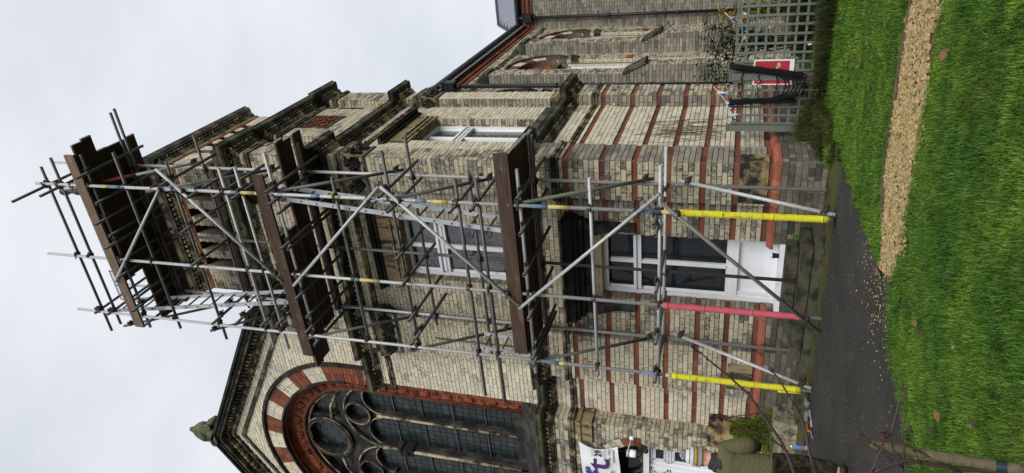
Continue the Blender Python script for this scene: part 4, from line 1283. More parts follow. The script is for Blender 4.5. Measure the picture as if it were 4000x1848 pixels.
# wall details on the tower side
mb = MB(); mb.tube([(-.17,3.0,1.4),(-.17,3.0,3.25)],.007,5)
cb = cp(mb,'wall_cable','black_plastic')
sn = MB(); sn.lathe((-.14,3.0,3.3),[(.0,-.015),(.02,-.015),(.024,0),(.024,.025),(.014,.04),(0,.04)],10); sn.build('sensor', M['galv'], church, 'small white and black sensor on the tower side', smooth=True)

# ============================ stone steps below the window
for (x0,x1,y0,y1,z0,z1,lab) in ((-3.75,-.72,-.66,.13,G-.05,.165,'lowest long stone step'),(-2.78,-.95,-.5,.13,.165,.31,'middle stone step'),(-2.32,-1.15,-.26,.2,.31,.47,'top stone step below the window')):
    mb = MB(); bm = bmesh.new()
    bmesh.ops.create_cube(bm, size=1)
    for v in bm.verts: v.co = Vector(((x0+x1)/2+v.co.x*(x1-x0),(y0+y1)/2+v.co.y*(y1-y0),(z0+z1)/2+v.co.z*(z1-z0)))
    bmesh.ops.bevel(bm, geom=bm.edges[:], offset=.018, segments=2, affect='EDGES')
    me = bpy.data.meshes.new('stone_step'); bm.to_mesh(me); bm.free(); me.materials.append(M['stone_step'])
    o = bpy.data.objects.new('stone_step', me); link(o, church); o['label'] = lab
# ---------------------------------------------------------------- scaffold
def wood_mat(name, a, b, c):
    mt, nt, bs = base_mat(name, .8, .2)
    p = wpos(nt, (1.1,16,16))
    g1 = noise(nt, 2.2, 6, .65, p, .6)
    rp = ramp(nt, [(.25,a),(.5,b),(.72,c)]); nt.links.new(g1, rp.inputs[0])
    r = islerand(nt)
    v = mixc(nt, r, (.7,.7,.7), (1.15,1.1,1.05))
    col = mixc(nt, 1.0, rp.outputs[0], v, 'MULTIPLY')
    st = sstep(nt, noise(nt, 7, 4, .6, wpos(nt)), .6, .75)
    col = mixc(nt, st, col, tuple(x*.45 for x in b))
    pw_ = sstep(nt, noise(nt, 3.1, 5, .7, wpos(nt,(.6,3,3))), .52, .7)
    col = mixc(nt, math_(nt,'MULTIPLY',pw_,.5), col, (c[0]*1.3+.02,c[1]*1.4+.02,c[2]*1.5+.02))
    sp_ = sstep(nt, noise(nt, 55, 2, .5, wpos(nt)), .73, .76)
    col = mixc(nt, math_(nt,'MULTIPLY',sp_,.6), col, (.33,.30,.26))
    nt.links.new(col, bs.inputs['Base Color'])
    bump(nt, bs, g1, .3, .006)
    return mt
M['board'] = wood_mat('scaffold_board', (.03,.02,.015), (.065,.041,.029), (.10,.064,.045))
M['board_pale'] = wood_mat('toe_board_pale', (.10,.068,.05), (.16,.11,.08), (.22,.155,.115))
M['hoop_iron'] = plain('hoop_iron', (.28,.26,.24), .5, .5, .3, 30, metal=.5)
scaf = thing('scaffold', 'tall steel tube scaffold with three board platforms in front of the tower', 'scaffold', (-1.45,-.75,G))
TR = .0242
def sp(mb, name, mat, parent=None, label=None, smooth=False, kind=None):
    return mb.build(name, M[mat], parent or scaf, label, kind, smooth)
def smooth_auto(o):
    return o
def pole(name, a, b, mat='galv', label=None):
    mb = MB(); mb.pipe(a, b, TR, .0205, 12)
    o = sp(mb, name, mat, None, label)
    fl = [True]*12
    me = o.data
    sm = []
    for poly in me.polygons: sm.append(len(poly.vertices) == 4)
    me.polygons.foreach_set('use_smooth', sm)
    return o
def zpx(px, x, y):
    lo, hi = G, 14.0
    for _ in range(40):
        m_ = (lo+hi)/2
        if proj((x,y,m_))[0] > px: lo = m_
        else: hi = m_
    return (lo+hi)/2
STF = [(-.165,-1.22,.13,12.32),(-1.53,-1.22,G+.01,12.8),(-2.68,-1.22,G+.01,12.7)]
STB = [(-.21,-.3,G+.02,13.0),(-1.57,-.3,.32,11.6),(-2.74,-.3,.18,12.6)]
bands = {0:[('y',398,428),('b',428,475),('b',666,694),('b',903,931),('y',933,996),('b',1216,1252),('y',1279,1332),('b',1625,1668),('y',1693,1754),('b',2075,2142),('y',2142,2230),('b',2473,2574),('y',2583,2650)],
         1:[('b',742,757),('y',1082,1128),('b',1381,1407),('y',1407,1487)], 2:[('b',2125,2185),('y',2185,2215),('b',2510,2600),('y',2600,2626)]}
foam = {0:('foam_yellow',2653,3237,'yellow foam sleeve on the right pole'),1:('foam_red',2590,3143,'pink red foam sleeve on the middle pole'),2:('foam_yellow',2626,3128,'scuffed yellow foam sleeve on the left pole')}
for i,(x,y,z0,z1) in enumerate(STF):
    dx = -.05 if i == 2 else (-.02 if i == 1 else 0)
    a = (x,y,z0); b = (x+dx,y,z1)
    o = pole('standard', a, b, 'galv')
    at = lambda z: x+dx*(z-z0)/(z1-z0)
    for c,p0,p1 in bands[i]:
        za, zb = zpx(p1,x,y), zpx(p0,x,y)
        mb = MB(); mb.tube([(at(za),y,za),(at(zb),y,zb)], TR+.0012, 12); mb.build('paint_band', M['blue_paint' if c == 'b' else 'yellow_paint'], o, smooth=True)
    fm,p0,p1,lab = foam[i]
    za, zb = zpx(p1,x,y), zpx(p0,x,y); L = zb-za; n = 9; pts = []; rr = []
    rnd = random.Random(i)
    for k in range(n*3+1):
        t = k/(n*3); pts.append((at(za+L*t)+rnd.uniform(-.002,.002),y+rnd.uniform(-.002,.002),za+L*t)); rr.append(.041+rnd.uniform(-.0015,.0015) - (.0025 if k%9 == 8 else 0))
    mb = MB(); mb.tube(pts, rr, 14)
    for k in range(3):
        t = (k+.6)/3.4; zt = za+L*t
    if i == 2: mb.obox((x-.05,y-.03,za),(0,.06,0),(.012,0,0),(-.01,0,.28))
    mb.build('foam_sleeve', M[fm], o, lab, smooth=True)
    for t in (.04,.36,.70,.97):
        zt = za+L*t; mb = MB(); mb.tube([(at(zt),y,zt-.012),(at(zt),y,zt+.012)], .0418, 14); mb.build('tape_wrap', M[fm], o, smooth=True)
for i,(x,y,z0,z1) in enumerate(STB):
    pole('standard', (x,y,z0), (x+(.03 if i < 2 else .0),y,z1), 'galv' if i != 1 else 'galv_dark')
for x,y,z0 in [(s[0],s[1],s[2]) for s in STF+STB]:
    mb = MB(); mb.box(x-.075,x+.075,y-.075,y+.075,z0-.012,z0); sp(mb,'base_plate','coupler')
    if y > -.5 and z0 < .14: mb = MB(); mb.box(x-.06,x+.16,y-.1,y+.08,G,z0-.014); sp(mb,'sole_board','board')
FYL = -1.165; BYL = -.35
LF = [(.114,-3.195,12.127,12.157),(.28,-3.008,11.83,11.857),(.357,-3.0,11.158,11.162),(.407,-2.94,10.463,10.458),(.279,-3.057,9.488,9.504),(.202,-3.098,8.539,8.538),(.227,-3.104,8.241,8.247),(.473,-2.87,7.655,7.635),(.121,-3.182,6.627,6.633),(.529,-2.755,5.757,5.748),(.16,-3.555,4.745,4.74),(.17,-3.639,4.446,4.429),(.325,-2.976,3.867,3.872),(.237,-2.888,2.927,2.924),(.432,-2.893,2.054,2.063)]
LB = [(.777,-2.95,11.16,11.16),(.845,-2.95,11.05,11.05),(.415,-2.95,9.597,9.594),(.447,-2.892,5.804,5.81),(-.08,-3.427,4.882,4.89),(.492,-2.869,3.881,3.90),(.37,-2.985,2.069,2.079),(.3,-2.95,7.66,7.66)]
cpl = MB()
cpl.box(-.035,.035,-.032,.032,-.03,.03); cpl.torus((0,-.028,0),(0,0,1),.03,.011,10,5,1.8); cpl.torus((0,.03,0),(1,0,0),.03,.011,10,5,1.8)
cpl.tube([(-.05,-.05,.012),(-.05,.02,.012)],.008,6); cpl.tube([(.05,-.05,-.012),(.05,.03,-.012)],.008,6); cpl.box(-.062,-.04,-.06,-.045,0,.024); cpl.box(.04,.062,-.06,-.045,-.024,0)
cpl_me = mkmesh('coupler', cpl.v, cpl.f, M['coupler'], False)
def coupler(x,y,z,rz=0.0,rx=0.0):
    o = bpy.data.objects.new('coupler', cpl_me); link(o, scaf)
    o.matrix_basis = Matrix.Translation((x,y,z)) @ Matrix.Rotation(rz,4,'Z') @ Matrix.Rotation(rx,4,'X')
rc = random.Random(5)
for k,(xa,xb,za,zb) in enumerate(LF):
    pole('ledger', (xa,FYL,za), (xb,FYL,zb), 'galv_dark' if za > 9.4 or k in (8,9,10,11) else 'galv')
    for s in STF:
        if xb < s[0] < xa: coupler(s[0], -1.193, za+(zb-za)*(xa-s[0])/(xa-xb), rc.choice((0,PI)), rc.uniform(-.3,.3))
for k,(xa,xb,za,zb) in enumerate(LB):
    pole('ledger', (xa,BYL,za), (xb,BYL,zb), 'galv' if k == 6 else 'galv_dark')
    for s in STB:
        if xb < s[0] < xa: coupler(s[0], -.325, za, rc.choice((0,PI)), rc.uniform(-.3,.3))
for a,b in (((-.153,9.685),(-1.978,11.402)),((.201,9.608),(-1.646,7.886)),((.057,5.834),(-1.713,7.684)),((.058,5.818),(-1.721,3.962)),((.106,2.048),(-1.748,3.98)),((-.022,2.023),(-1.695,.09))):
    pole('brace', (a[0],-1.285,a[1]), (b[0],-1.285,b[1]), 'galv' if a[1] != 2.023 else 'galv_rust')
    for s in STF[:2]:
        t = (s[0]-a[0])/(b[0]-a[0])
        if 0 < t < 1: coupler(s[0], -1.255, a[1]+t*(b[1]-a[1]), 0, .6)
SB = [((-.229,-1.25,11.697),(-.092,-.27,9.671),1),((-.205,-1.25,9.996),(-.163,-.27,8.175),0),((-.137,-1.25,7.738),(-.122,-.27,5.957),0),((-.178,-1.25,5.837),(-.202,-.27,4.502),0),((-.157,-1.25,4.016),(-.139,-.27,2.24),2),((-2.98,-1.25,11.689),(-2.9,-.27,9.9),0),((-2.853,-1.25,9.723),(-2.95,-.27,8.734),0),((-2.752,-1.25,7.728),(-2.776,-.27,6.099),0),((-2.791,-1.25,5.942),(-2.868,-.27,4.509),0),((-2.739,-1.25,3.96),(-2.755,-.27,2.189),0),((-.161,-.27,1.886),(-.09,-1.25,.09),3),((-2.657,-.27,1.935),(-2.612,-1.25,.09),3)]
for a,b,c in SB:
    o = pole('brace', a, b, ('galv_dark','galv','galv_green','galv')[c])
    if c == 1:
        A = Vector(a); B = Vector(b); mb = MB(); mb.tube([A.lerp(B,.22),A.lerp(B,.52)], TR+.0012, 12); mb.build('paint_band', M['red_paint'], o, smooth=True)
    for p in (Vector(a).lerp(Vector(b),.06),Vector(a).lerp(Vector(b),.94)): coupler(p.x+.03,p.y,p.z,PI/2,.5)
TRN = [(.06,10.97),(-.76,10.88),(-1.21,10.86),(-1.78,10.86),(-2.47,10.9),(0,9.45),(-.18,9.01),(-.17,8.55),(-.18,8.23),(-.05,7.7),(-.24,7.74),(-.81,9.39),(-1.39,9.38),(-2.53,9.4),(-2.49,8.93),(-2.47,8.42),(-2.42,8.11),(-2.52,7.61),(-.97,7.59),(-1.87,7.67),(-.03,5.77),(-.25,5.68),(-.21,4.76),(-.17,4.46),(-1.01,5.7),(-1.45,5.7),(-2.05,5.68),(-2.39,5.64),(-2.49,5.72),(.02,3.95),(-.48,3.87),(-1.1,3.87),(-1.81,3.87),(-2.51,3.87),(-2.64,3.86),(-.23,2.1),(-.38,2.08),(-1.2,2.07),(-2.01,2.07),(-2.66,2.08)]
LEV = [11.1,7.6,3.82]
for x,z in TRN:
    y1 = -.02 if z > 10.5 or abs(z-7.65) < .12 or abs(z-3.9) < .1 else -.16
    z2 = z
    if 10.8 < z < 11.0: z2 = 11.09
    elif abs(z-7.67) < .1: z2 = 7.60
    elif abs(z-3.89) < .1: z2 = 3.815
    pole('transom', (x,-1.45,z2), (x+.01,y1 if z < 12 else -.2,z2), 'galv_dark')
    coupler(x+.02,-1.19,z2+.02,PI/2,rc.uniform(-.2,.2))
for x in (-.45,-1.05,-1.55,-2.3,-2.85):
    for z in (11.09,7.60):
        pole('transom', (x,-1.3,z), (x,-.04,z), 'galv_dark')
for x,ya,z,yb in ((-.215,-1.83,12.15,-.2),(-.22,-1.58,11.85,-.2),(-2.72,-1.3,12.2,-.05),(-2.72,-1.3,11.9,-.05)): pole('transom', (x,ya,z), (x,yb,z), 'galv_dark'); coupler(x+.02,-1.19,z+.02,PI/2,0)
# boards
def board(x0,x1,y0,y1,z0,z1,mat='board',name='board',tilt=0.0):
    mb = MB(); rr = random
    mb.obox((x0,y0,z0),(x1-x0,0,tilt),(0,y1-y0,0),(0,0,z1-z0))
    o = sp(mb,name,mat)
    if name == 'board':
        for xe in (x0-.001,x1-.018):
            mb = MB(); mb.box(xe,xe+.02,y0-.002,y1+.002,z0-.002,z1+.002); mb.build('end_hoop', M['hoop_iron'], o)
    return o
for (y0,y1,x0,x1) in ((-1.215,-1.02,-1.98,.52),(-1.015,-.83,-1.95,.56),(-.82,-.63,-3.05,.28),(-.62,-.44,-3.06,.27),(-.435,-.25,-3.0,.27),(-.21,-.01,-3.08,.29)):
    board(x0,x1,y0,y1,11.2,11.238,tilt=random.uniform(-.008,.008))
for (y0,y1,x0,x1) in ((-1.21,-1.01,-3.4,-.86),(-1.0,-.8,-3.35,-.88),(-.775,-.6,-2.9,.48),(-.59,-.43,-2.88,.43),(-.345,-.14,-2.83,.45)):
    board(x0,x1,y0,y1,7.72,7.758,tilt=random.uniform(-.008,.008))
for (y0,y1,x0,x1) in ((-1.21,-1.02,-2.6,.56),(-1.01,-.82,-2.58,.55),(-.81,-.62,-2.68,.54),(-.61,-.41,-2.67,.53),(-.34,-.16,-2.6,.5)):
    board(x0,x1,y0,y1,3.93,3.968,tilt=random.uniform(-.008,.008))
board(-2.95,.37,-1.262,-1.224,11.2,11.4,'board_pale','toe_board')
board(-3.12,.14,-1.262,-1.224,7.71,7.9,'board','toe_board',.01)
board(-2.57,.56,-1.262,-1.224,3.94,4.14,'board','toe_board')
# hooked mesh gate above the ladder hatch
mb = MB(); A = Vector((-1.86,-1.19,11.40)); U = Vector((-.6,.0,-.0)); W = Vector((0,.06,.24))
for p,q in ((A,A+U),(A,A+W),(A+U,A+U+W),(A+W,A+U+W),(A+U*.5,A+U*.5+W)): mb.tube([p,q],.008,6)
gt = sp(mb,'hatch_gate','coupler',None,'small mesh gate at the top hatch')
mb = MB()
for i in range(1,20): mb.tube([A+U*(i/20),A+U*(i/20)+W],.0025,4)
for i in range(1,7): mb.tube([A+W*(i/7),A+U+W*(i/7)],.0025,4)
mb.build('wire_mesh', M['hoop_iron'], gt, kind='stuff')
# dark timber shoring at the left end of the lowest platform
mb = MB(); mb.box(-3.0,-2.62,-1.12,-.95,3.86,3.93); mb.box(-2.95,-2.7,-.9,-.7,3.86,3.93); sp(mb,'board_offcut','board')

def ladder(name, label, r0, r1, ya, yb, n, mat='aluminium'):
    """two rails between r0=(x,z) and r1=(x,z), spaced in Y"""
    t = thing(name, label, 'ladder', (r0[0],(ya+yb)/2,r0[1]))
    d = Vector((r1[0]-r0[0],0,r1[1]-r0[1]))
    sx = Vector((d.z,0,-d.x)).normalized()
    for y in (ya,yb):
        mb = MB(); mb.obox(Vector((r0[0],y-.012,r0[1]))-sx*.032, d, (0,.024,0), sx*.064); mb.build('rail', M[mat], t)
    for i in range(n):
        p = Vector((r0[0],0,r0[1])) + d*((i+.6)/n)
        mb = MB(); mb.tube([(p.x,ya-.02,p.z),(p.x,yb+.02,p.z)],.015,8); mb.build('rung', M['galv_dark'], t)
    return t
ladder('ladder','aluminium ladder rising from the lowest to the middle platform',(-.66,3.97),(-.28,7.95),-1.06,-.70,15)
ladder('ladder','aluminium ladder rising from the middle to the top platform',(-2.2,7.76),(-2.84,12.05),-1.0,-.64,16)
ladder('short_ladder','short paint spattered ladder end standing on the lowest platform',(-2.83,4.0),(-2.78,4.86),-.95,-.6,3,'galv')
# ---------------------------------------------------------------- ground
def sheet(name, pts, z, mat, kind='structure', th=.0):
    mb = MB(); tri = tessellate_polygon([[Vector((x,y,0)) for x,y in pts]])
    vs = [(x,y,z) for x,y in pts]; fs = []
    for t in tri:
        a,b,c = (Vector(vs[i]) for i in t)
        fs.append(tuple(t) if (b-a).cross(c-a).z > 0 else (t[0],t[2],t[1]))
    mb.add(vs,fs)
    o = mb.build(name, mat); o['kind'] = kind
    return o
def soil_mat():
    mt, nt, b = base_mat('lawn_soil', .95, .1)
    p = wpos(nt)
    rp = ramp(nt, [(.3,(.018,.03,.008)),(.55,(.03,.055,.012)),(.75,(.045,.05,.018))]); nt.links.new(noise(nt,2.5,5,.65,p), rp.inputs[0])
    nt.links.new(rp.outputs[0], b.inputs['Base Color']); bump(nt,b,noise(nt,30,4,.7,p),.8,.03)
    return mt
def tarmac_mat():
    mt, nt, b = base_mat('tarmac', .85, .3)
    p = wpos(nt)
    rp = ramp(nt, [(.3,(.015,.0145,.013)),(.5,(.024,.0228,.0195)),(.72,(.04,.037,.03))]); nt.links.new(noise(nt,1.3,5,.65,p), rp.inputs[0])
    ag = noise(nt,90,2,.7,p)
    col = mixc(nt, sstep(nt,ag,.62,.72), rp.outputs[0], (.075,.072,.065))
    col = mixc(nt, sstep(nt,noise(nt,28,2,.5,p),.74,.78), col, (.26,.24,.19))
    sp_ = nt.nodes.new('ShaderNodeSeparateXYZ'); nt.links.new(p, sp_.inputs[0])
    strip = sstep(nt, sp_.outputs[1], -1.35, -.8)
    mo = nt.nodes.new('ShaderNodeMath'); mo.operation = 'MULTIPLY'
    nt.links.new(strip, mo.inputs[0]); nt.links.new(sstep(nt,noise(nt,4.5,5,.7,p),.34,.5), mo.inputs[1])
    col = mixc(nt, mo.outputs[0], col, (.06,.068,.010))
    p2 = sstep(nt,noise(nt,1.1,5,.7,wpos(nt,(1.0,1.7,1))),.6,.72)
    m4 = nt.nodes.new('ShaderNodeMath'); m4.operation = 'MULTIPLY'; nt.links.new(p2,m4.inputs[0]); m4.inputs[1].default_value = .55
    col = mixc(nt, m4.outputs[0], col, (.07,.068,.03))
    nt.links.new(col, b.inputs['Base Color']); bump(nt,b,math_(nt,'ADD',ag,math_(nt,'MULTIPLY',noise(nt,14,4,.7,p),1.2)),.9,.012)
    return mt
M['soil'] = soil_mat(); M['tarmac'] = tarmac_mat()
M['gravel'] = plain('gravel_bed', (.10,.072,.038), .95, .1, .4, 25, dirt=(.05,.05,.03), dirtamt=.3, bmp=.8)
sheet('ground', [(-200,-200),(200,-200),(200,200),(-200,200)], G-.012, M['soil'])
TB = [(.10,.55),(.20,.2),(.30,-.35),(.45,-.77),(.48,-1.36),(.52,-2.15),(.53,-2.87),(.58,-3.45),(.60,-3.75),(.78,-4.0),(.57,-4.14),(.5,-4.24),(.35,-4.33),(.31,-4.66),(.28,-4.9),(.24,-5.07),(.12,-5.36),(-.2,-6.1),(-.6,-7.0),(-1.5,-9),(-4,-14)]
sheet('tarmac', TB+[(-40,-14),(-40,.6)], G, M['tarmac'])
GU = [(6.0,-3.3),(2.59,-3.22),(2.27,-3.19),(1.91,-3.21),(1.52,-3.24),(1.24,-3.31),(.97,-3.5),(.62,-3.72)]
GL = [(.80,-4.1),(1.17,-4.17),(1.49,-4.09),(1.84,-4.1),(2.13,-4.03),(2.42,-3.96),(2.72,-3.99),(6.0,-4.1)]
sheet('gravel_path', GU+GL, G-.005, M['gravel'])
# timber edging
mb = MB()
for a,b in zip(GU[1:6],GU[2:7]):
    d = Vector((b[0]-a[0],b[1]-a[1],0)); n_ = Vector((-d.y,d.x,0)).normalized()
    mb.obox((a[0],a[1],G-.03), d, n_*-.02, (0,0,.055))
mb.obox((6,-3.3,G-.03),(-3.41,.08,0),(0,.02,0),(0,0,.055))
M['edging'] = wood_mat('edging_timber',(.05,.035,.022),(.1,.07,.045),(.16,.12,.08))
mb.build('edging_board', M['edging'], None, 'thin timber board edging the gravel path beside the lawn', cat='edging')
def inpoly(x, y, poly):
    c = False; n = len(poly); j = n-1
    for i in range(n):
        xi,yi = poly[i]; xj,yj = poly[j]
        if ((yi > y) != (yj > y)) and (x < (xj-xi)*(y-yi)/(yj-yi)+xi): c = not c
        j = i
    return c
def npoly(X, Y, poly):
    c = np.zeros(len(X), bool); n = len(poly); j = n-1
    for i in range(n):
        xi,yi = poly[i]; xj,yj = poly[j]
        if yi != yj:
            t = ((yi > Y) != (yj > Y)) & (X < (xj-xi)*(Y-yi)/(yj-yi)+xi)
            c ^= t
        j = i
    return c
TP = TB+[(-40,-14),(-40,.6)]; GP = GU+GL
# gravel stones
def pebbles(name, label, n, gen, mat, smin, smax, z):
    rs = np.random.RandomState(4)
    phi = (1+5**.5)/2
    ico = np.array([(-1,phi,0),(1,phi,0),(-1,-phi,0),(1,-phi,0),(0,-1,phi),(0,1,phi),(0,-1,-phi),(0,1,-phi),(phi,0,-1),(phi,0,1),(-phi,0,-1),(-phi,0,1)])/1.9
    fc = np.array([(0,11,5),(0,5,1),(0,1,7),(0,7,10),(0,10,11),(1,5,9),(5,11,4),(11,10,2),(10,7,6),(7,1,8),(3,9,4),(3,4,2),(3,2,6),(3,6,8),(3,8,9),(4,9,5),(2,4,11),(6,2,10),(8,6,7),(9,8,1)])
    pts = gen(rs, n); n = len(pts)
    s = rs.uniform(smin,smax,(n,1,1))*np.stack([rs.uniform(.8,1.3,n),rs.uniform(.7,1.1,n),rs.uniform(.4,.75,n)],1)[:,None,:]
    v = ico[None]*(1+rs.uniform(-.22,.22,(n,12,1)))*s
    a = rs.uniform(0,2*PI,n); c_,s_ = np.cos(a)[:,None],np.sin(a)[:,None]
    v = np.stack([v[...,0]*c_-v[...,1]*s_, v[...,0]*s_+v[...,1]*c_, v[...,2]],2)
    v += np.concatenate([pts, np.full((n,1),z)+rs.uniform(-.004,.008,(n,1))],1)[:,None,:]
    f = (fc[None]+(np.arange(n)*12)[:,None,None]).reshape(-1,3)
    me = bpy.data.meshes.new(name); me.from_pydata(v.reshape(-1,3).tolist(), [], f.tolist()); me.materials.append(mat)
    o = bpy.data.objects.new(name, me); COL.objects.link(o); return props(o, label, 'gravel', None, 'stuff')
def stone_var(name, stops):
    mt, nt, b = base_mat(name, .85, .2); rp = ramp(nt, stops); nt.links.new(islerand(nt), rp.inputs[0])
    col = mixc(nt,1.0,rp.outputs[0],mixc(nt,noise(nt,50,3,.6,wpos(nt)),(.75,.75,.75),(1.15,1.15,1.15)),'MULTIPLY')
    nt.links.new(col,b.inputs['Base Color']); return mt
M['pebble'] = stone_var('pebble', [(0,(.36,.26,.105)),(.3,(.24,.165,.065)),(.55,(.44,.33,.155)),(.75,(.15,.105,.045)),(.9,(.30,.25,.16)),(1,(.40,.28,.105))])
def gen_path(rs, n):
    X = rs.uniform(.6,4.2,n); Y = rs.uniform(-4.3,-3.1,n)
    e = .05*np.sin(X*7)+.04*np.sin(X*17+1)+rs.normal(0,.03,n)
    k = npoly(X,Y+e,GP); X,Y = X[k],Y[k]
    return np.stack([X,Y],1)
pebbles('gravel','tan angular gravel covering the narrow path across the lawn',17000,gen_path,M['pebble'],.006,.0195,G+.004)
def gen_spill(rs, n):
    X = .75-np.abs(rs.normal(0,.33,n)); Y = rs.normal(-3.85,.5,n); k = npoly(X,Y,TP); return np.stack([X[k],Y[k]],1)
pebbles('gravel','loose gravel spilled from the path end over the tarmac',420,gen_spill,M['pebble'],.003,.010,G+.004)
def gen_grit(rs, n):
    X = rs.uniform(-4,.5,n); Y = rs.uniform(-6,-.7,n); k = npoly(X,Y,TP); return np.stack([X[k],Y[k]],1)
pebbles('grit','tiny pale grit scattered over the dark tarmac',1300,gen_grit,M['pebble'],.0015,.005,G+.003)

# grass blades
def grass_mat(name, stops, patch=True):
    mt, nt, b = base_mat(name, .7, .25)
    rp = ramp(nt, stops); nt.links.new(islerand(nt), rp.inputs[0])
    col = rp.outputs[0]
    if patch:
        p = wpos(nt)
        col = mixc(nt,1.0,col,mixc(nt,sstep(nt,noise(nt,1.5,5,.65,p),.34,.66),(.55,.68,.6),(1.3,1.12,1.0)),'MULTIPLY')
        col = mixc(nt,1.0,col,mixc(nt,sstep(nt,noise(nt,7,4,.65,p),.35,.65),(.66,.7,.7),(1.28,1.25,1.2)),'MULTIPLY')
        col = mixc(nt,math_(nt,'MULTIPLY',sstep(nt,noise(nt,2.7,4,.6,wpos(nt,(1,1.3,1))),.6,.72),.6),col,(.15,.17,.03))
    nt.links.new(col,b.inputs['Base Color'])
    tr_ = nt.nodes.new('ShaderNodeBsdfTranslucent'); nt.links.new(col, tr_.inputs[0])
    ms = nt.nodes.new('ShaderNodeMixShader'); ms.inputs[0].default_value = .3
    o_ = nt.nodes['Material Output']
    nt.links.new(b.outputs[0], ms.inputs[1]); nt.links.new(tr_.outputs[0], ms.inputs[2]); nt.links.new(ms.outputs[0], o_.inputs[0])
    return mt
M['grass'] = grass_mat('grass_blade', [(0,(.052,.13,.011)),(.3,(.09,.205,.017)),(.55,(.064,.165,.015)),(.75,(.125,.25,.026)),(.92,(.175,.275,.047)),(1,(.26,.275,.10))])
M['grass_long'] = grass_mat('grass_long', [(0,(.03,.06,.014)),(.3,(.055,.095,.02)),(.55,(.085,.10,.032)),(.75,(.12,.095,.042)),(.9,(.05,.10,.02)),(1,(.19,.14,.07))])
def blades(X, Y, L, W, rs, lean=.5, z=G-.012, curve=.45):
    n = len(X)
    a = rs.uniform(0,2*PI,n); ln = rs.uniform(.1,1.0,n)*lean
    dx,dy = np.cos(a),np.sin(a); wx,wy = -dy*W*.5, dx*W*.5
    v = np.zeros((n,5,3))
    v[:,0] = np.stack([X-wx,Y-wy,np.full(n,z)],1); v[:,1] = np.stack([X+wx,Y+wy,np.full(n,z)],1)
    mx_,my_ = X+dx*L*ln*.35, Y+dy*L*ln*.35; mz = z+L*.6
    v[:,2] = np.stack([mx_+wx*.8,my_+wy*.8,mz],1); v[:,3] = np.stack([mx_-wx*.8,my_-wy*.8,mz],1)
    v[:,4] = np.stack([X+dx*L*ln,Y+dy*L*ln,z+L*(1-curve*ln)],1)
    return v
def blade_mesh(name, v, mat):
    n = len(v)
    b = (np.arange(n)*5)[:,None]
    q = (b+np.array([[0,1,2,3]])); t = (b+np.array([[3,2,4]]))
    me = bpy.data.meshes.new(name)
    me.vertices.add(n*5); me.vertices.foreach_set('co', v.reshape(-1))
    loops = np.concatenate([q.reshape(-1),t.reshape(-1)]).astype(np.int32)
    me.loops.add(len(loops)); me.loops.foreach_set('vertex_index', loops)
    me.polygons.add(2*n)
    st = np.concatenate([np.arange(n)*4, 4*n+np.arange(n)*3]).astype(np.int32)
    me.polygons.foreach_set('loop_start', st)
    me.update(calc_edges=True)
    me.materials.append(mat)
    return me
rs = np.random.RandomState(11)
def lawn_pts(n, x0,x1,y0,y1):
    X = rs.uniform(x0,x1,n); Y = rs.uniform(y0,y1,n)
    e = .035*np.sin(X*9)+.03*np.sin(Y*11+1)
    k = ~npoly(X+e*.6,Y+e*.6,TP) & ~(npoly(X,Y+e*1.3,GP) & ((X > 1.0) | (rs.uniform(0,1,n) < .75))) & ~((X < .16) & (Y > -.15)) & ~((X < 0) & (Y > -.6))
    return X[k],Y[k]
parts = []
for (n,x0,x1,y0,y1,l0,l1,wd) in ((210000,-.4,4.2,-7.0,-4.0,.018,.048,.004),(90000,.3,4.2,-3.7,-1.2,.018,.044,.0055),(50000,.1,4.2,-1.2,2.6,.025,.06,.0075),(9000,-1,5,2.6,6,.05,.12,.014)):
    X,Y = lawn_pts(n,x0,x1,y0,y1)
    cl = .7+.5*np.sin(X*3.1+1.3*np.sin(Y*2.3))*np.sin(Y*2.7+X)+.35*np.sin(X*13+2*np.sin(Y*9))*np.sin(Y*11+2*np.sin(X*7))
    L = rs.uniform(l0*.7,l1*1.15,len(X))*(.75+.5*cl)
    parts.append(blades(X,Y,L,wd*rs.uniform(.7,1.3,len(X)),rs,1.05))
me = blade_mesh('grass', np.concatenate(parts), M['grass'])
o = bpy.data.objects.new('grass', me); COL.objects.link(o); props(o,'short bright green lawn grass growing either side of the gravel path','grass',None,'stuff')
# long rough tufts
def tussock(x, y, r, h, n, seed, label, group, mat='grass_long'):
    r2 = np.random.RandomState(seed)
    a = r2.uniform(0,2*PI,n); d = np.sqrt(r2.uniform(0,1,n))*r
    X = x+np.cos(a)*d; Y = y+np.sin(a)*d
    v = blades(X,Y,r2.uniform(.45,1.0,n)*h,np.full(n,.007),r2,1.1,G-.02,.55)
    me = blade_mesh('grass_tuft', v, M[mat]); o = bpy.data.objects.new('grass_tuft', me); COL.objects.link(o)
    return props(o,label,'grass tuft',group)
LT = 'long straggly grass tuft at the foot of the green trellis'
for i,(x,y,r,h,n) in enumerate(((.05,1.05,.22,.62,900),(.35,1.0,.2,.5,700),(.95,1.05,.25,.36,700),(1.35,1.05,.25,.4,800),(1.75,1.05,.25,.42,800),(2.2,1.05,.25,.42,600),(.12,.72,.16,.45,600))):
    tussock(x,y,r,h,n,20+i,('tall straggly grass tuft against the end post of the trellis','straggly grass tuft below the narrow end panel of the trellis','short grass tuft below the red picture board','grass tuft just right of the red picture board','grass tuft under the middle of the wide trellis panel','grass tuft at the picture edge below the trellis','grass tuft in front of the trellis end post beside the tower plinth')[i],'grass tufts along the trellis')
LT2 = 'tall yellow green grass tuft seen behind the trellis'
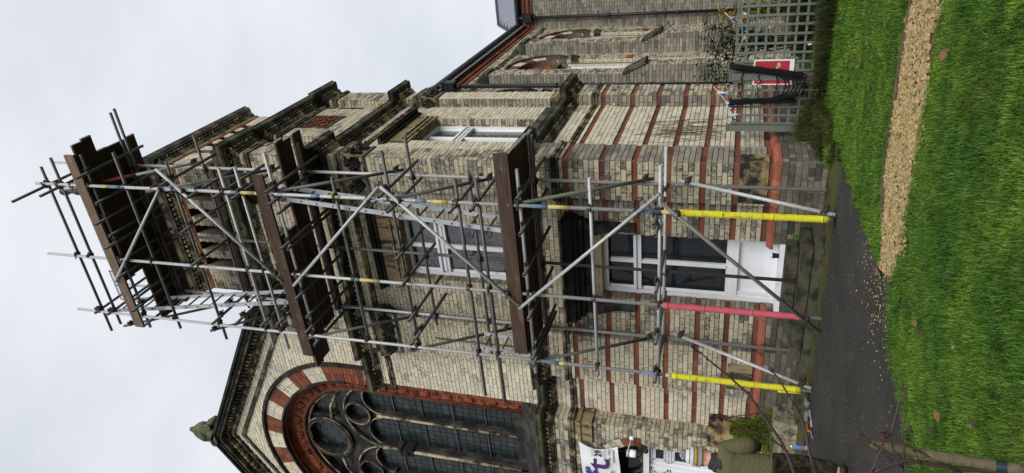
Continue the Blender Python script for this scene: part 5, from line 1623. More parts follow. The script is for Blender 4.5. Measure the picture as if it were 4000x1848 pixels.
for i,(x,y,r,h,n) in enumerate(((1.2,1.8,.25,.8,700),(1.6,1.75,.28,.9,800),(2.0,1.8,.28,.85,700),(.5,1.7,.2,.6,500))):
    tussock(x,y,r,h,n,40+i,('yellow green tall grass behind the trellis right beside the picture board','yellow green tall grass seen through the middle of the trellis','yellow green tall grass behind the trellis at the picture edge','low grass seen through the narrow trellis panel between the cables')[i],'grass tufts behind the trellis')
tussock(.2,.15,.2,.28,900,60,'green and brown weedy grass tuft hugging the tower corner',None)
tussock(.28,-.3,.14,.17,600,61,'low grass tuft where the tarmac edge meets the tower corner',None,'grass')
LT3 = 'straggly weed and grass tuft along the tarmac edge'
for i,(x,y,r,h,n) in enumerate(((.42,-.55,.1,.16,350),(.5,-.15,.16,.22,500),(.45,.25,.2,.26,600),(.4,.6,.2,.34,600),(.52,-.95,.07,.12,220))):
    tussock(x,y,r,h,n,80+i,('small weed tuft on the tarmac edge near the right pole foot','weed tuft on the lawn edge opposite the tower corner','bushy weed tuft beside the tower side plinth','tallest weed tuft between the tower side and the lawn','tiny weed tuft at the narrow tip of the tarmac')[i],'weed tufts along the tarmac edge')
tussock(.12,.5,.12,.34,500,62,'dry grass tuft against the side plinth of the tower',None)

# small green weed on the steps
def leafy(name, label, cat, base, stems, leafn, leaf, seed, mat, stemmat='edging', spread=.3, droop=.3, group=None):
    rnd = random.Random(seed)
    t = thing(name, label, cat, base, group)
    st = MB(); lv = MB()
    for s in range(stems[0]):
        a = rnd.uniform(0,2*PI); h = stems[1]*rnd.uniform(.6,1.0); d = spread*rnd.uniform(.2,1.0)
        p0 = Vector(base)+Vector((rnd.uniform(-.04,.04),rnd.uniform(-.04,.04),0)); p3 = p0+Vector((math.cos(a)*d,math.sin(a)*d,h))
        p1 = p0.lerp(p3,.4)+Vector((0,0,h*.12)); p2 = p0.lerp(p3,.75)+Vector((0,0,h*.08))
        pts = [p0,p1,p2,p3]; st.tube(pts,[stems[2],stems[2]*.8,stems[2]*.6,stems[2]*.35],5)
        for k in range(leafn):
            f = rnd.uniform(.25,1.0); i = min(2,int(f*3)); p = pts[i].lerp(pts[i+1],f*3-i)
            b = rnd.uniform(0,2*PI); dv = Vector((math.cos(b),math.sin(b),rnd.uniform(-droop,.6))).normalized()
            L = leaf[0]*rnd.uniform(.6,1.1); W = leaf[1]*rnd.uniform(.7,1.1)
            sd = dv.cross(Vector((0,0,1))); sd = sd.normalized() if sd.length > .01 else Vector((1,0,0)); up_ = sd.cross(dv)
            q = p+dv*.02
            lv.add([q,q+dv*L*.45+sd*W*.5+up_*L*.05,q+dv*L*.5,q+dv*L*.45-sd*W*.5+up_*L*.05,q+dv*L-up_*L*.12],[(0,1,2),(0,2,3),(1,4,2),(2,4,3)])
    st.build('stem', M[stemmat], t); lv.build('foliage', M[mat], t)
    return t
def leaf_mat(name, stops):
    return grass_mat(name, stops, False)
M['leaf_dark'] = leaf_mat('leaf_dark', [(0,(.025,.055,.022)),(.4,(.045,.085,.03)),(.7,(.03,.06,.028)),(.9,(.08,.12,.05)),(1,(.10,.13,.06))])
M['leaf_yellow'] = leaf_mat('leaf_yellow', [(0,(.35,.33,.02)),(.4,(.22,.25,.02)),(.7,(.45,.38,.03)),(1,(.12,.17,.02))])
M['leaf_conifer'] = leaf_mat('leaf_conifer', [(0,(.07,.12,.012)),(.35,(.13,.19,.015)),(.6,(.05,.09,.012)),(.8,(.18,.23,.02)),(1,(.09,.13,.012))])
M['leaf_weed'] = leaf_mat('leaf_weed', [(0,(.05,.15,.02)),(1,(.09,.22,.03))])
leafy('shrub','dark evergreen shrub with narrow leaves above the right of the trellis','shrub',(1.15,1.9,G),(13,1.8,.012),58,(.17,.055),1,'leaf_dark','edging',.42)
leafy('shrub','sparse small leaved shrub behind the dark cables on the trellis','shrub',(.72,1.85,G),(9,1.8,.01),50,(.11,.055),2,'leaf_dark','edging',.3)
leafy('shrub','yellow flowering shrub against the downpipe of the far wing','shrub',(1.62,1.8,G),(14,1.52,.008),60,(.12,.035),3,'leaf_yellow','leaf_dark',.2)
leafy('weed','small green weed growing on the stone step','weed',(-.98,-.15,.31),(6,.12,.004),5,(.09,.03),4,'leaf_weed','leaf_weed',.1)
LW = 'tiny weed rooted in the joint below the lowest step'
for i,(x,y) in enumerate(((-1.3,-.7),(-1.75,-.71),(-2.1,-.7),(-.8,-.72))):
    leafy('weed',('tiny weed below the lowest step near its middle','tiny weed below the lowest step between the right and middle poles','tiny weed below the lowest step beside the middle pole','tiny weed at the right end of the lowest step')[i],'weed',(x,y,G),(4,.05,.003),4,(.04,.018),70+i,'leaf_weed','leaf_weed',.05,group='weeds below the steps')
# bare climber twigs on the tower side
mb = MB(); rnd = random.Random(9)
for i in range(34):
    y0 = rnd.uniform(.7,2.3); z0 = rnd.uniform(1.3,2.0); pts = [Vector((-.165,y0,z0))]
    for k in range(6): pts.append(pts[-1]+Vector((rnd.uniform(-.006,.012),rnd.uniform(-.09,.05),rnd.uniform(.1,.2))))
    mb.tube(pts,.0035,4)
M['twig'] = plain('twig', (.09,.065,.04), .85, .15, .3, 30)
mb.build('climber_twigs', M['twig'], None, 'bare dry climber twigs clinging to the tower side wall','stuff',cat='climber')

# dead leaves on the lawn
M['dead_leaf'] = plain('dead_leaf', (.16,.075,.04), .7, .25, .4, 40)
M['dead_leaf_dark'] = plain('dead_leaf_dark', (.05,.032,.022), .7, .25, .4, 40)
def dead_leaf(x,y,s,seed,label,mat='dead_leaf',group=None,z=G+.05):
    rnd = random.Random(seed); mb = MB()
    R = Matrix.Rotation(rnd.uniform(0,6.28),3,'Z') @ Matrix.Rotation(rnd.uniform(-.4,.4),3,'X')
    n = 6; vs = []; 
    for i in range(n+1):
        t = i/n; w_ = math.sin(PI*min(.98,t+.02))**.8*s*.32
        for sg,hh in ((-1,.28),(0,0),(1,.3)): vs.append(R@Vector(((t-.5)*s,sg*w_,hh*w_+.12*s*math.sin(t*5+seed)))+Vector((x,y,z)))
    mb.add(vs,[(3*i+j,3*i+3+j,3*i+4+j,3*i+1+j) for i in range(n) for j in range(2)])
    mb.tube([R@Vector((.5*s,0,0))+Vector((x,y,z)),R@Vector((.75*s,.05*s,.08*s))+Vector((x,y,z))],.0015,4)
    return mb.build('fallen_leaf', M[mat], None, label, None, True, 'leaf', group)
dead_leaf(1.73,-1.64,.11,1,'large pale brown curled leaf alone on the lawn above the gravel path')
dead_leaf(2.51,-4.44,.085,2,'grey brown leaf on the lawn nearest the path at the picture top',)
dead_leaf(.89,-5.67,.085,3,'red brown curled leaf on the grass near the wooden stake')
dead_leaf(1.23,-6.08,.07,4,'dark brown leaf on the grass closest to the camera','dead_leaf_dark')
dead_leaf(.92,-4.6,.08,5,'tan twisted leaf on the lawn corner beside the tarmac')
LL = 'small dark dead leaf lying in the lawn grass'
for i,(x,y) in enumerate(((2.3,-2.63),(1.89,-.83),(1.3,-.55),(1.31,-2.03),(2.05,-4.58),(2.35,-4.94),(1.0,-4.96),(.75,-5.62),(1.02,-5.08),(1.5,-.9),(1.7,-2.4),(1.55,-5.3),(2.0,-1.9),(1.0,-.9))):
    dead_leaf(x,y,random.uniform(.04,.07),30+i,LL,'dead_leaf_dark' if i%3 else 'dead_leaf','small dead leaves on the lawn')
t = thing('dandelion_clock','white dandelion seed head standing in the foreground grass','dandelion',(1.39,-5.74,G))
mb = MB(); mb.tube([(1.39,-5.74,G),(1.395,-5.74,G+.08)],.002,5); mb.build('stem', M['leaf_weed'], t)
mb = MB(); mb.ball((1.395,-5.74,G+.085),.0065,n=8,m_=6,jit=.3); mb.build('seed_head', M['hoop_iron'], t)

# ---------------------------------------------------------------- trellis
M['trellis'] = plain('trellis_green', (.135,.15,.125), .6, .3, .14, 9, dirt=(.06,.07,.055), dirtamt=.15)
YT = 1.3
tl = thing('trellis_fence', 'grey green square wooden trellis fence beside the tower', 'trellis', (1.6,YT,G))
for (x0,x1,zt) in ((.0,.085,1.33),(.76,.86,1.335),(3.2,3.3,1.33)):
    mb = MB(); mb.box(x0,x1,YT-.045,YT+.045,G-.1,zt); mb.box(x0-.008,x1+.008,YT-.052,YT+.052,zt,zt+.02); mb.build('post', M['trellis'], tl)
def laths(x0,x1,n):
    for i in range(n):
        x = x0+.02+(x1-x0-.04)*i/(n-1); mb = MB(); mb.box(x-.016,x+.016,YT-.016,YT-.003,.17,1.30); mb.build('lath', M['trellis'], tl)
    k = 0; z = 1.275
    while z > .2:
        mb = MB(); mb.box(x0,x1,YT-.002,YT+.011,z-.016,z+.016); mb.build('lath', M['trellis'], tl); z -= .127
laths(.095,.75,6); laths(.87,3.19,19)
# red picture board
sg = thing('picture_board','red picture board with white border and leaf drawing tied to the trellis','sign',(.87,YT-.03,.5))
M['board_white'] = plain('board_white',(.72,.72,.74),.5,.3,.04,6); M['board_red'] = plain('board_red',(.36,.028,.035),.5,.3,.08,5)
M['print_leaf'] = plain('print_leaf',(.42,.45,.20),.5,.3,.3,60); M['print_purple'] = plain('print_purple',(.12,.04,.13),.5,.3,.3,60)
mb = MB(); mb.box(.69,1.05,YT-.034,YT-.026,.50,1.03); mb.build('board', M['board_white'], sg)
mb = MB(); mb.box(.71,1.03,YT-.038,YT-.034,.56,1.012); mb.build('red_field', M['board_red'], sg)
def flatleaf(mb, x, z, s, a, y):
    pts = []
    for t in range(12):
        th = 2*PI*t/12; r = s*(.5+.5*math.cos(th))**.5*.6+.12*s; pts.append((x+math.cos(th+a)*r,y,z+math.sin(th+a)*r*.8))
    mb.add(pts,[tuple(range(12))])
mb = MB()
for x,z,s,a in ((.98,.69,.06,2.0),(.95,.72,.04,3.5),(.79,.86,.06,.5),(.83,.80,.03,2.),(.88,.79,.035,1),(.92,.84,.03,4),(.86,.74,.03,5),(.80,.62,.02,1)): flatleaf(mb,x,z,s,a,YT-.0395)
mb.tube([(.79,YT-.039,.84),(.75,YT-.039,.92),(.73,YT-.039,.96)],.003,4); mb.build('printed_leaves', M['print_leaf'], sg)
mb = MB()
for x,z in ((.9,.77),(.92,.75),(.94,.77),(.89,.74)): flatleaf(mb,x,z,.025,x*9,YT-.0398)
mb.build('printed_berries', M['print_purple'], sg)
# black cables draped over the trellis
cb_ = thing('cable_coil','thick bundle of black cable hung in loops over the trellis and picture board','cable',(.7,YT-.08,.4))
M['cable_black'] = plain('cable_black',(.005,.005,.0055),.75,.2,.3,30,bmp=.0)
rnd = random.Random(21)
def drop(x0,x1,ztop,zbot,y,n=7,w=.012):
    return [Vector((x0+(x1-x0)*k/n+rnd.uniform(-w,w)*(0 if k == 0 else 1),y+rnd.uniform(-.008,.008),ztop-(ztop-zbot)*k/n)) for k in range(n+1)]
for i in range(20):                                         # right hand hank, doubled loops
    y = YT-.055-rnd.uniform(0,.05); o1 = rnd.uniform(-.035,.035); o2 = rnd.uniform(-.035,.035); zb = .40+rnd.uniform(-.08,.1)
    a = drop(.965+o1,.835+o1,1.32,zb+.05,y); b = drop(.965+o2,.835+o2,1.32,zb+.05,y)
    mid = [Vector((.83+(o1+o2)/2-rnd.uniform(.0,.05),y,zb))]
    mb = MB(); mb.tube([Vector((.965+o1,YT+.03,1.29)),Vector((.965+o1,YT-.02,1.35))]+a+mid+b[::-1]+[Vector((.965+o2,YT-.02,1.35)),Vector((.965+o2,YT+.03,1.29))],.0105,6); mb.build('cable', M['cable_black'], cb_, smooth=True)
for i in range(13):                                         # left hand hank
    y = YT-.055-rnd.uniform(0,.05); o1 = rnd.uniform(-.03,.03); o2 = rnd.uniform(-.03,.03); zb = .52+rnd.uniform(-.12,.15)
    a = drop(.45+o1,.49+o1,1.32,zb,y); b = drop(.45+o2,.49+o2,1.32,zb,y)
    mb = MB(); mb.tube([Vector((.45+o1,YT+.03,1.29)),Vector((.45+o1,YT-.02,1.35))]+a+b[::-1]+[Vector((.45+o2,YT-.02,1.35)),Vector((.45+o2,YT+.03,1.29))],.0105,6); mb.build('cable', M['cable_black'], cb_, smooth=True)
for i in range(6):                                          # slack between the two
    zb = .36+.05*i; mb = MB()
    pts = drop(.49,.53,1.1-.05*i,zb+.12,YT-.1)+[Vector((.58,YT-.11,zb+.02)),Vector((.68,YT-.12,zb-.02)),Vector((.78,YT-.11,zb)),Vector((.84,YT-.1,zb+.1))]
    mb.tube(pts,.0105,6); mb.build('cable', M['cable_black'], cb_, smooth=True)
for i in range(3):
    mb = MB(); pts = [Vector((.93,YT-.07,1.2-i*.05))]+[Vector((.93-.06*k,YT-.06+rnd.uniform(-.01,.01),1.17-i*.22+rnd.uniform(-.03,.03))) for k in range(1,8)]
    mb.tube(pts,.008,6); mb.build('cable', M['cable_black'], cb_, smooth=True)
# bunting
M['flag_red'] = plain('flag_red',(.38,.06,.03),.8,.1,.15,20); M['flag_white'] = plain('flag_white',(.72,.72,.72),.8,.1,.05,20); M['flag_blue'] = plain('flag_blue',(.02,.06,.30),.8,.1,.15,20)
def bunting(label, pts, n, fl, seed, first=0):
    rnd = random.Random(seed)
    t = thing('bunting', label, 'bunting', pts[0])
    mb = MB(); mb.tube(pts,.006,5); mb.build('cord', M['flag_white'], t)
    P = [Vector(p) for p in pts]; tot = sum((b-a).length for a,b in zip(P[:-1],P[1:]))
    def at(s):
        for a,b in zip(P[:-1],P[1:]):
            L = (b-a).length
            if s <= L: return a.lerp(b,s/L)
            s -= L
        return P[-1]
    for i in range(n):
        a = at(tot*(i+.1)/n); b = at(tot*(i+.85)/n); c = (a+b)/2+Vector((rnd.uniform(-.03,.03),rnd.uniform(-.02,.02),-fl*rnd.uniform(.8,1.1)))
        mid = (a+b)/2+Vector((0,.015,-fl*.35)); o_ = Vector((0,.003,0))
        mb = MB(); mb.add([a,b,mid,c,a+o_,b+o_,mid+o_,c+o_],[(0,1,2),(0,2,3),(1,3,2),(4,6,5),(4,7,6),(5,6,7)])
        mb.build('flag', M[('flag_red','flag_white','flag_blue')[(i+first)%3]], t)
bunting('red white and blue bunting strung from the tower side down to the trellis corner',[(.686,1.22,1.56),(.6,1.22,1.49),(.5,1.22,1.40),(.29,1.23,1.30),(.16,1.24,1.285)],9,.13,1)
bunting('bunting hanging along the back of the trellis top on the right',[(.98,YT+.06,1.30),(1.3,YT+.07,1.20),(1.7,YT+.06,1.235),(2.1,YT+.07,1.2),(2.6,YT+.06,1.28)],15,.085,2,1)
bunting('short end of bunting by the yellow shrub and downpipe',[(1.62,1.75,1.47),(1.56,1.72,1.40),(1.48,1.7,1.33)],3,.12,3)
leafy('dead_plant','brown withered plant lying at the foot of the cable bundle','plant',(.72,1.0,G),(12,.3,.006),8,(.12,.03),5,'dead_leaf_dark','dead_leaf_dark',.3)
# crumpled white paper by the trellis foot
mb = MB(); mb.ball((1.25,1.25,.33),.012,.01,.03,8,6,.7); mb.build('litter', M['flag_white'], None, 'scrap of white cloth caught low on the trellis', None, False, 'cloth')
# ---------------------------------------------------------------- things by the porch
# stone trough and golden conifer
t = thing('planter','rough stone trough by the porch holding a small golden conifer','planter',(-4.34,-.28,G))
bm = bmesh.new(); bmesh.ops.create_cube(bm, size=1)
bmesh.ops.subdivide_edges(bm, edges=bm.edges[:], cuts=6, use_grid_fill=True)
rnd = random.Random(2)
for v in bm.verts:
    c = v.co
    top = c.z > .49
    v.co = Vector((-4.34+c.x*(.78-.1*(0.5-c.z)), -.28+c.y*.36, G+.17+c.z*.34)) + Vector((rnd.uniform(-.012,.012),rnd.uniform(-.012,.012),rnd.uniform(-.006,.006)))
    if top and abs(c.x) < .4 and abs(c.y) < .36: v.co.z -= .05
me = bpy.data.meshes.new('trough'); bm.to_mesh(me); bm.free()
M['stone_rough'] = stone_mat('stone_rough', (.24,.21,.145), (.06,.055,.045), .4, 4.0, False, .25)
me.materials.append(M['stone_rough']); o = bpy.data.objects.new('trough', me); link(o, t)
mb = MB(); mb.box(-4.65,-4.04,-.4,-.16,G+.28,G+.3); mb.build('soil', M['soil'], t)
t = thing('conifer','bushy golden green dwarf conifer growing in the stone trough','conifer',(-4.42,-.26,G+.3))
mb = MB(); mb.tube([(-4.42,-.26,G+.29),(-4.42,-.27,.9)],[.02,.008],6); mb.build('trunk', M['twig'], t)
rnd = random.Random(8); lv = MB()
for i in range(2600):
    h = rnd.random()**1.15; a = rnd.uniform(0,2*PI); lob = 1+.25*math.sin(3*a+h*6)
    r = (.30*(1-h)**.65+.03)*math.sqrt(rnd.uniform(.35,1))*lob
    p = Vector((-4.42+math.cos(a)*r*1.12,-.26+math.sin(a)*r*.8,G+.32+h*.62))
    d = Vector((math.cos(a),math.sin(a),rnd.uniform(.5,1.5))).normalized(); s = d.cross(Vector((rnd.uniform(-1,1),rnd.uniform(-1,1),.3))).normalized()
    L = rnd.uniform(.025,.055)
    lv.add([p,p+d*L*.6+s*.012,p+d*L,p+d*L*.6-s*.012],[(0,1,2,3)])
lv.build('crown', M['leaf_conifer'], t)
# bottle
def clear_mat(name, tint, tr=.9):
    mt, nt, b = base_mat(name, .05, .5); b.inputs['Base Color'].default_value = tint+(1,); b.inputs['Transmission Weight'].default_value = tr; b.inputs['IOR'].default_value = 1.33
    return mt
M['clear_plastic'] = clear_mat('clear_plastic',(.8,.86,.95)); M['label_blue'] = plain('label_blue',(.06,.16,.55),.4,.4,.1,30)
bx,by = -3.42,-1.5
t = thing('water_bottle','small clear plastic water bottle with blue label standing on the tarmac','bottle',(bx,by,G))
mb = MB(); mb.lathe((bx,by,G),[(.028,0),(.031,.006),(.031,.04),(.029,.05),(.031,.06),(.029,.07),(.031,.08),(.031,.13),(.026,.155),(.013,.175),(.012,.19)],16); mb.build('body', M['clear_plastic'], t, smooth=True)
mb = MB(); mb.lathe((bx,by,G),[(.0315,.083),(.0318,.085),(.0318,.128),(.0315,.13)],16); mb.build('label', M['label_blue'], t, smooth=True)
mb = MB(); mb.lathe((bx,by,G+.186),[(.0145,0),(.0145,.018),(.012,.02)],14); mb.build('cap', M['white_paint'], t)
# hand tools and gloves
M['glove'] = plain('glove_grey',(.13,.14,.14),.9,.15,.35,60); M['orange'] = plain('orange_plastic',(.30,.08,.02),.45,.4,.1,20); M['black_rub'] = plain('black_rubber',(.02,.02,.02),.7,.3,.3,30)
def glove(x,y,rot,label,seed):
    rnd = random.Random(seed); t = thing('work_glove',label,'glove',(x,y,G)); R = Matrix.Rotation(rot,3,'Z')
    mb = MB(); at = lambda a,b,c: R@Vector((a,b,c))+Vector((x,y,G))
    mb.ball(at(0,0,.035),.055,.045,.032,10,8,.15,R,rnd); mb.build('palm', M['glove'], t, smooth=True)
    for i in range(4):
        o_ = -.033+i*.022; L = (.055,.07,.075,.06)[i]; mb = MB(); mb.tube([at(.03,o_,.035),at(.03+L*.6,o_*1.2,.045+rnd.uniform(0,.02)),at(.03+L,o_*1.3,.02)],[.012,.012,.009],7); mb.build('finger', M['glove'], t, smooth=True)
    mb = MB(); mb.tube([at(-.01,.04,.03),at(.02,.065,.04),at(.045,.07,.03)],[.014,.012,.009],7); mb.build('thumb', M['glove'], t, smooth=True)
    mb = MB(); mb.tube([at(-.04,0,.033),at(-.09,0,.035)],[.036,.042],10); mb.build('cuff', M['glove'], t, smooth=True)
glove(-2.88,-1.22,2.0,'grey knitted work glove lying nearer the yellow sleeve',1)
glove(-2.98,-1.36,2.6,'grey knitted work glove lying beside the orange handled tool',2)
t = thing('garden_saw','curved orange handled hand tool lying on the tarmac','tool',(-3.0,-1.58,G))
mb = MB(); mb.tube([(-2.98,-1.47,G+.02),(-3.02,-1.55,G+.045),(-2.99,-1.63,G+.04),(-2.95,-1.68,G+.02)],[.012,.022,.02,.012],8); mb.build('handle', M['orange'], t, smooth=True)
mb = MB(); mb.obox((-2.955,-1.69,G+.012),(.06,-.18,.0),(.02,.006,0),(0,0,.006)); mb.build('blade', M['galv'], t)
t = thing('trowel','thin white handled hand tool lying against the gloves','tool',(-2.87,-1.5,G))
mb = MB(); mb.tube([(-2.9,-1.35,G+.02),(-2.84,-1.42,G+.02),(-2.84,-1.62,G+.015)],.008,6); mb.build('shaft', M['galv'], t)
mb = MB(); mb.tube([(-2.84,-1.62,G+.015),(-2.85,-1.7,G+.015)],.014,8); mb.build('grip', M['galv'], t)
t = thing('secateurs','small black and red hand tool lying by the pole foot','tool',(-2.8,-1.08,G))
mb = MB(); mb.tube([(-2.78,-1.02,G+.02),(-2.82,-1.1,G+.03),(-2.83,-1.18,G+.02)],[.014,.02,.012],7); mb.build('grip', M['black_rub'], t, smooth=True)
mb = MB(); mb.tube([(-2.78,-1.02,G+.02),(-2.76,-.96,G+.02)],.012,7); mb.build('tip', M['flag_red'], t)
mb = MB(); mb.obox((-3.05,-1.7,G+.002),(.22,.42,0),(.12,-.05,0),(0,0,.012)); mb.build('black_cloth', M['black_rub'], None,'flat black tool pouch under the hand tools',None,False,'pouch')
# takeaway cup on the window ledge
t = thing('paper_cup','black paper cup with white lid lying on the window ledge','cup',(-1.44,.135,.535))
mb = MB(); mb.lathe((-1.44,.135,.535),[(.03,0),(.032,.005),(.04,.09),(.04,.095)],16); mb.build('cup', M['black_plastic'], t, smooth=True)
mb = MB(); mb.lathe((-1.44,.135,.628),[(.044,0),(.044,.012),(.038,.02),(.0,.02)],16); mb.build('lid', M['white_paint'], t)
# wall lamp
t = thing('wall_lamp','white cylindrical lamp on an arm beside the porch arch','lamp',(-5.06,-.1,2.6))
mb = MB(); mb.ball((-5.06,-.11,2.61),.045,.035,.045,12,8); mb.build('wall_rose', M['white_paint'], t, smooth=True)
mb = MB(); mb.tube([(-5.06,-.13,2.61),(-5.14,-.2,2.64),(-5.24,-.24,2.66)],.012,8); mb.build('arm', M['galv'], t, smooth=True)
mb = MB(); mb.lathe((-5.27,-.25,2.52),[(.06,0),(.065,.01),(.065,.11)],18); mb.build('shade', M['board_white'], t, smooth=True)
mb = MB(); mb.lathe((-5.27,-.25,2.63),[(.07,0),(.07,.035),(.06,.05),(.0,.055)],18); mb.build('cap', M['galv'], t, smooth=True)
# banner
M['cloth_white'] = plain('banner_cloth',(.70,.70,.71),.85,.1,.04,10); M['ink_black'] = plain('ink_black',(.012,.012,.014),.7,.2,.1,10,bmp=0); M['ink_grey'] = plain('ink_grey',(.20,.20,.24),.7,.2,.1,10,bmp=0)
M['ink_purple'] = plain('ink_purple',(.07,.03,.12),.8,.15,.35,60,bmp=0); M['ink_blue'] = plain('ink_blue',(.015,.05,.26),.8,.15,.15,30,bmp=0)
bn = thing('banner','white cloth craft banner with purple and blue letters over the porch door','banner',(-6.6,-.2,2.85))
nx,nzv = 60,16; vs = []; 
def bpos(u,v):
    """u 0..1 from right to left, v 0..1 from top to bottom"""
    x = -5.22-2.5*u - .14*math.sin(PI*v)*max(0,1-u*3.2)
    z = 3.535-.69*v - .05*math.sin(PI*u) - .05*v*u*0 + (.0)
    y = -.2 + .012*math.sin(u*23+v*3)+.01*math.sin(u*9-v*7)
    return Vector((x,y,z))
for yo in (0,.004):
    for i in range(nx+1):
        for j in range(nzv+1): p = bpos(i/nx,j/nzv); vs.append((p.x,p.y+yo,p.z))
S_ = (nx+1)*(nzv+1); fs = []
for i in range(nx):
    for j in range(nzv):
        a = i*(nzv+1)+j; fs.append((a,a+nzv+1,a+nzv+2,a+1)); fs.append((S_+a,S_+a+1,S_+a+nzv+2,S_+a+nzv+1))
mb = MB(); mb.add(vs,fs); mb.build('cloth', M['cloth_white'], bn, smooth=True)
FB = FRONT(-.224)
def btext(s,mat,x,z,size,off=0.0,sx=1.0,name='lettering'):
    o = text(s,name,bn,mat,tmat(FB,x,z,0),size,.0008,off,sx)
    o.matrix_parent_inverse = Matrix.Translation(-ELOC[bn.name])
    return o
btext('SATURDAY','ink_grey',-5.385,3.275,.062,-.0012,.85)
btext('29','ink_black',-5.425,3.14,.165,.004,.9)
btext('TH','ink_black',-5.31,3.235,.035)
btext('NOVEMBER','ink_grey',-5.435,3.05,.075,-.001,.8)
btext('10am - 4.30pm','ink_black',-5.44,2.975,.06,.0005,.75)
btext('t','ink_purple',-5.69,3.01,.58,.006,1.5)
btext('f','ink_blue',-5.95,3.01,.6,.006,1.5)
btext('a','ink_purple',-6.3,3.01,.5,.006,1.2)
def star(x,z,r):
    mb = MB(); pts = []
    for k in range(10):
        a = PI/2+k*PI/5; q = r if k%2 == 0 else r*.42; pts.append((x+math.cos(a)*q,-.2265,z+math.sin(a)*q))
    mb.add(pts+[(x,-.2265,z)],[(k,10,(k+1)%10) for k in range(10)][::-1]); mb.build('star', M['cloth_white'], bn)
for x,z in ((-5.85,3.40),(-5.93,3.43),(-5.93,3.29),(-5.86,3.30),(-5.94,3.18),(-5.94,3.07)): star(x,z,.02)
mb = MB(); mb.tube([(-5.25,-.222,3.24),(-5.3,-.222,2.91)],.004,4); mb.obox((-5.6,-.223,2.91),(.3,0,.0),(0,.002,0),(0,0,.018)); mb.build('drawn_bracket', M['ink_grey'], bn)
mb = MB(); mb.box(-5.85,-5.8,-.225,-.222,2.93,2.97); mb.build('patch', M['stone_tan'], bn)

# ---------------------------------------------------------------- person seen from behind
PX,PY = -1.53,-3.86
fw = Vector((-.5,.85,0)).normalized(); rt = Vector((.85,.5,0)).normalized()
def P(r,f,z): return Vector((PX,PY,0))+rt*r+fw*f+Vector((0,0,z))
M['skin'] = plain('skin',(.50,.25,.19),.55,.35,.1,30,bmp=.05); M['jumper'] = plain('olive_jumper',(.088,.085,.042),.95,.1,.2,70,bmp=.5)
def jumper_mat():
    mt, nt, b = base_mat('olive_knit', .95, .1); p = wpos(nt)
    col = mixc(nt, noise(nt,70,3,.6,p), (.07,.068,.034), (.105,.10,.05)); nt.links.new(col,b.inputs['Base Color'])
    h = math_(nt,'ADD',math_(nt,'MULTIPLY',noise(nt,7,3,.5,wpos(nt,(1,1,1.8)),1.2),1.0),math_(nt,'MULTIPLY',noise(nt,120,2,.5,p),.06)); bump(nt,b,h,.5,.04); return mt
M['jumper'] = jumper_mat()
def camo():
    mt, nt, b = base_mat('camouflage', .9, .15); p = wpos(nt)
    v = noise(nt,8,2,.5,p,.8); rp = ramp(nt,[(0,(.007,.007,.006)),(.44,(.007,.007,.006)),(.45,(.016,.02,.009)),(.54,(.016,.02,.009)),(.55,(.04,.036,.017)),(.6,(.04,.036,.017)),(.61,(.017,.013,.009))]); rp.color_ramp.interpolation = 'CONSTANT'
    nt.links.new(v,rp.inputs[0]); nt.links.new(rp.outputs[0],b.inputs['Base Color']); bump(nt,b,noise(nt,12,3,.6,p),.5,.02); return mt
M['camo'] = camo()
def skin_mesh(name, verts, edges, radii, mat, parent, sub=2, root=0, label=None):
    me = bpy.data.meshes.new(name); me.from_pydata([tuple(v) for v in verts], edges, []); me.update()
    o = bpy.data.objects.new(name+'_tmp', me); COL.objects.link(o)
    md = o.modifiers.new('s','SKIN'); md.use_smooth_shade = True
    me.skin_vertices[0].data[root].use_root = True
    for i,r in enumerate(radii):
        rr = r if isinstance(r,tuple) else (r,r); me.skin_vertices[0].data[i].radius = rr
    m2 = o.modifiers.new('d','SUBSURF'); m2.levels = sub; m2.render_levels = sub
    dg = bpy.context.evaluated_depsgraph_get(); dg.update()
    m3 = bpy.data.meshes.new_from_object(o.evaluated_get(dg)); m3.name = name
    bpy.data.objects.remove(o)
    m3.materials.clear(); m3.materials.append(M[mat])
    m3.polygons.foreach_set('use_smooth',[True]*len(m3.polygons))
    q = bpy.data.objects.new(name, m3); link(q, parent)
    if label: q['label'] = label
    return q
pe = thing('person','person in olive jumper, camouflage trousers and striped bobble hat standing with back turned','person',(PX,PY,G))
sv = [P(0,0,.74),P(0,0,.92),P(0,.03,1.1),P(0,.04,1.2),P(0,.05,1.25),P(0,.07,1.3),P(0,.08,1.36),
      P(.09,0,.7),P(.1,.05,.42),P(.1,-.02,.16),P(.1,.08,.12),P(-.09,0,.7),P(-.1,.05,.42),P(-.1,-.02,.16),P(-.1,.08,.12),
      P(.16,.03,1.16),P(.235,.0,.93),P(.17,.18,.85),P(-.16,.03,1.16),P(-.235,.0,.93),P(-.17,.18,.85)]
se = [(0,1),(1,2),(2,3),(3,4),(4,5),(5,6),(0,7),(7,8),(8,9),(9,10),(0,11),(11,12),(12,13),(13,14),(3,15),(15,16),(16,17),(3,18),(18,19),(19,20)]
sr = [.08,.08,.09,.065,.048,.06,.07,.07,.055,.042,.035,.07,.055,.042,.035,.045,.036,.028,.045,.036,.028]
skin_mesh('body', sv, se, sr, 'skin', pe)
jv = [P(0,-.01,.70),P(0,0,.9),P(0,.02,1.05),P(0,.03,1.15),P(0,.04,1.21),P(.15,.03,1.14),P(.225,-.01,.935),P(.18,.17,.85),P(-.15,.03,1.14),P(-.225,-.01,.935),P(-.18,.17,.85)]
je = [(0,1),(1,2),(2,3),(3,4),(3,5),(5,6),(6,7),(3,8),(8,9),(9,10)]
jr = [(.175,.13),(.17,.125),(.175,.135),(.14,.12),.085,.088,.085,.06,.088,.085,.06]
ju = skin_mesh('jumper', jv, je, jr, 'jumper', pe, 2, 1, 'thick olive green jumper')
mb = MB()
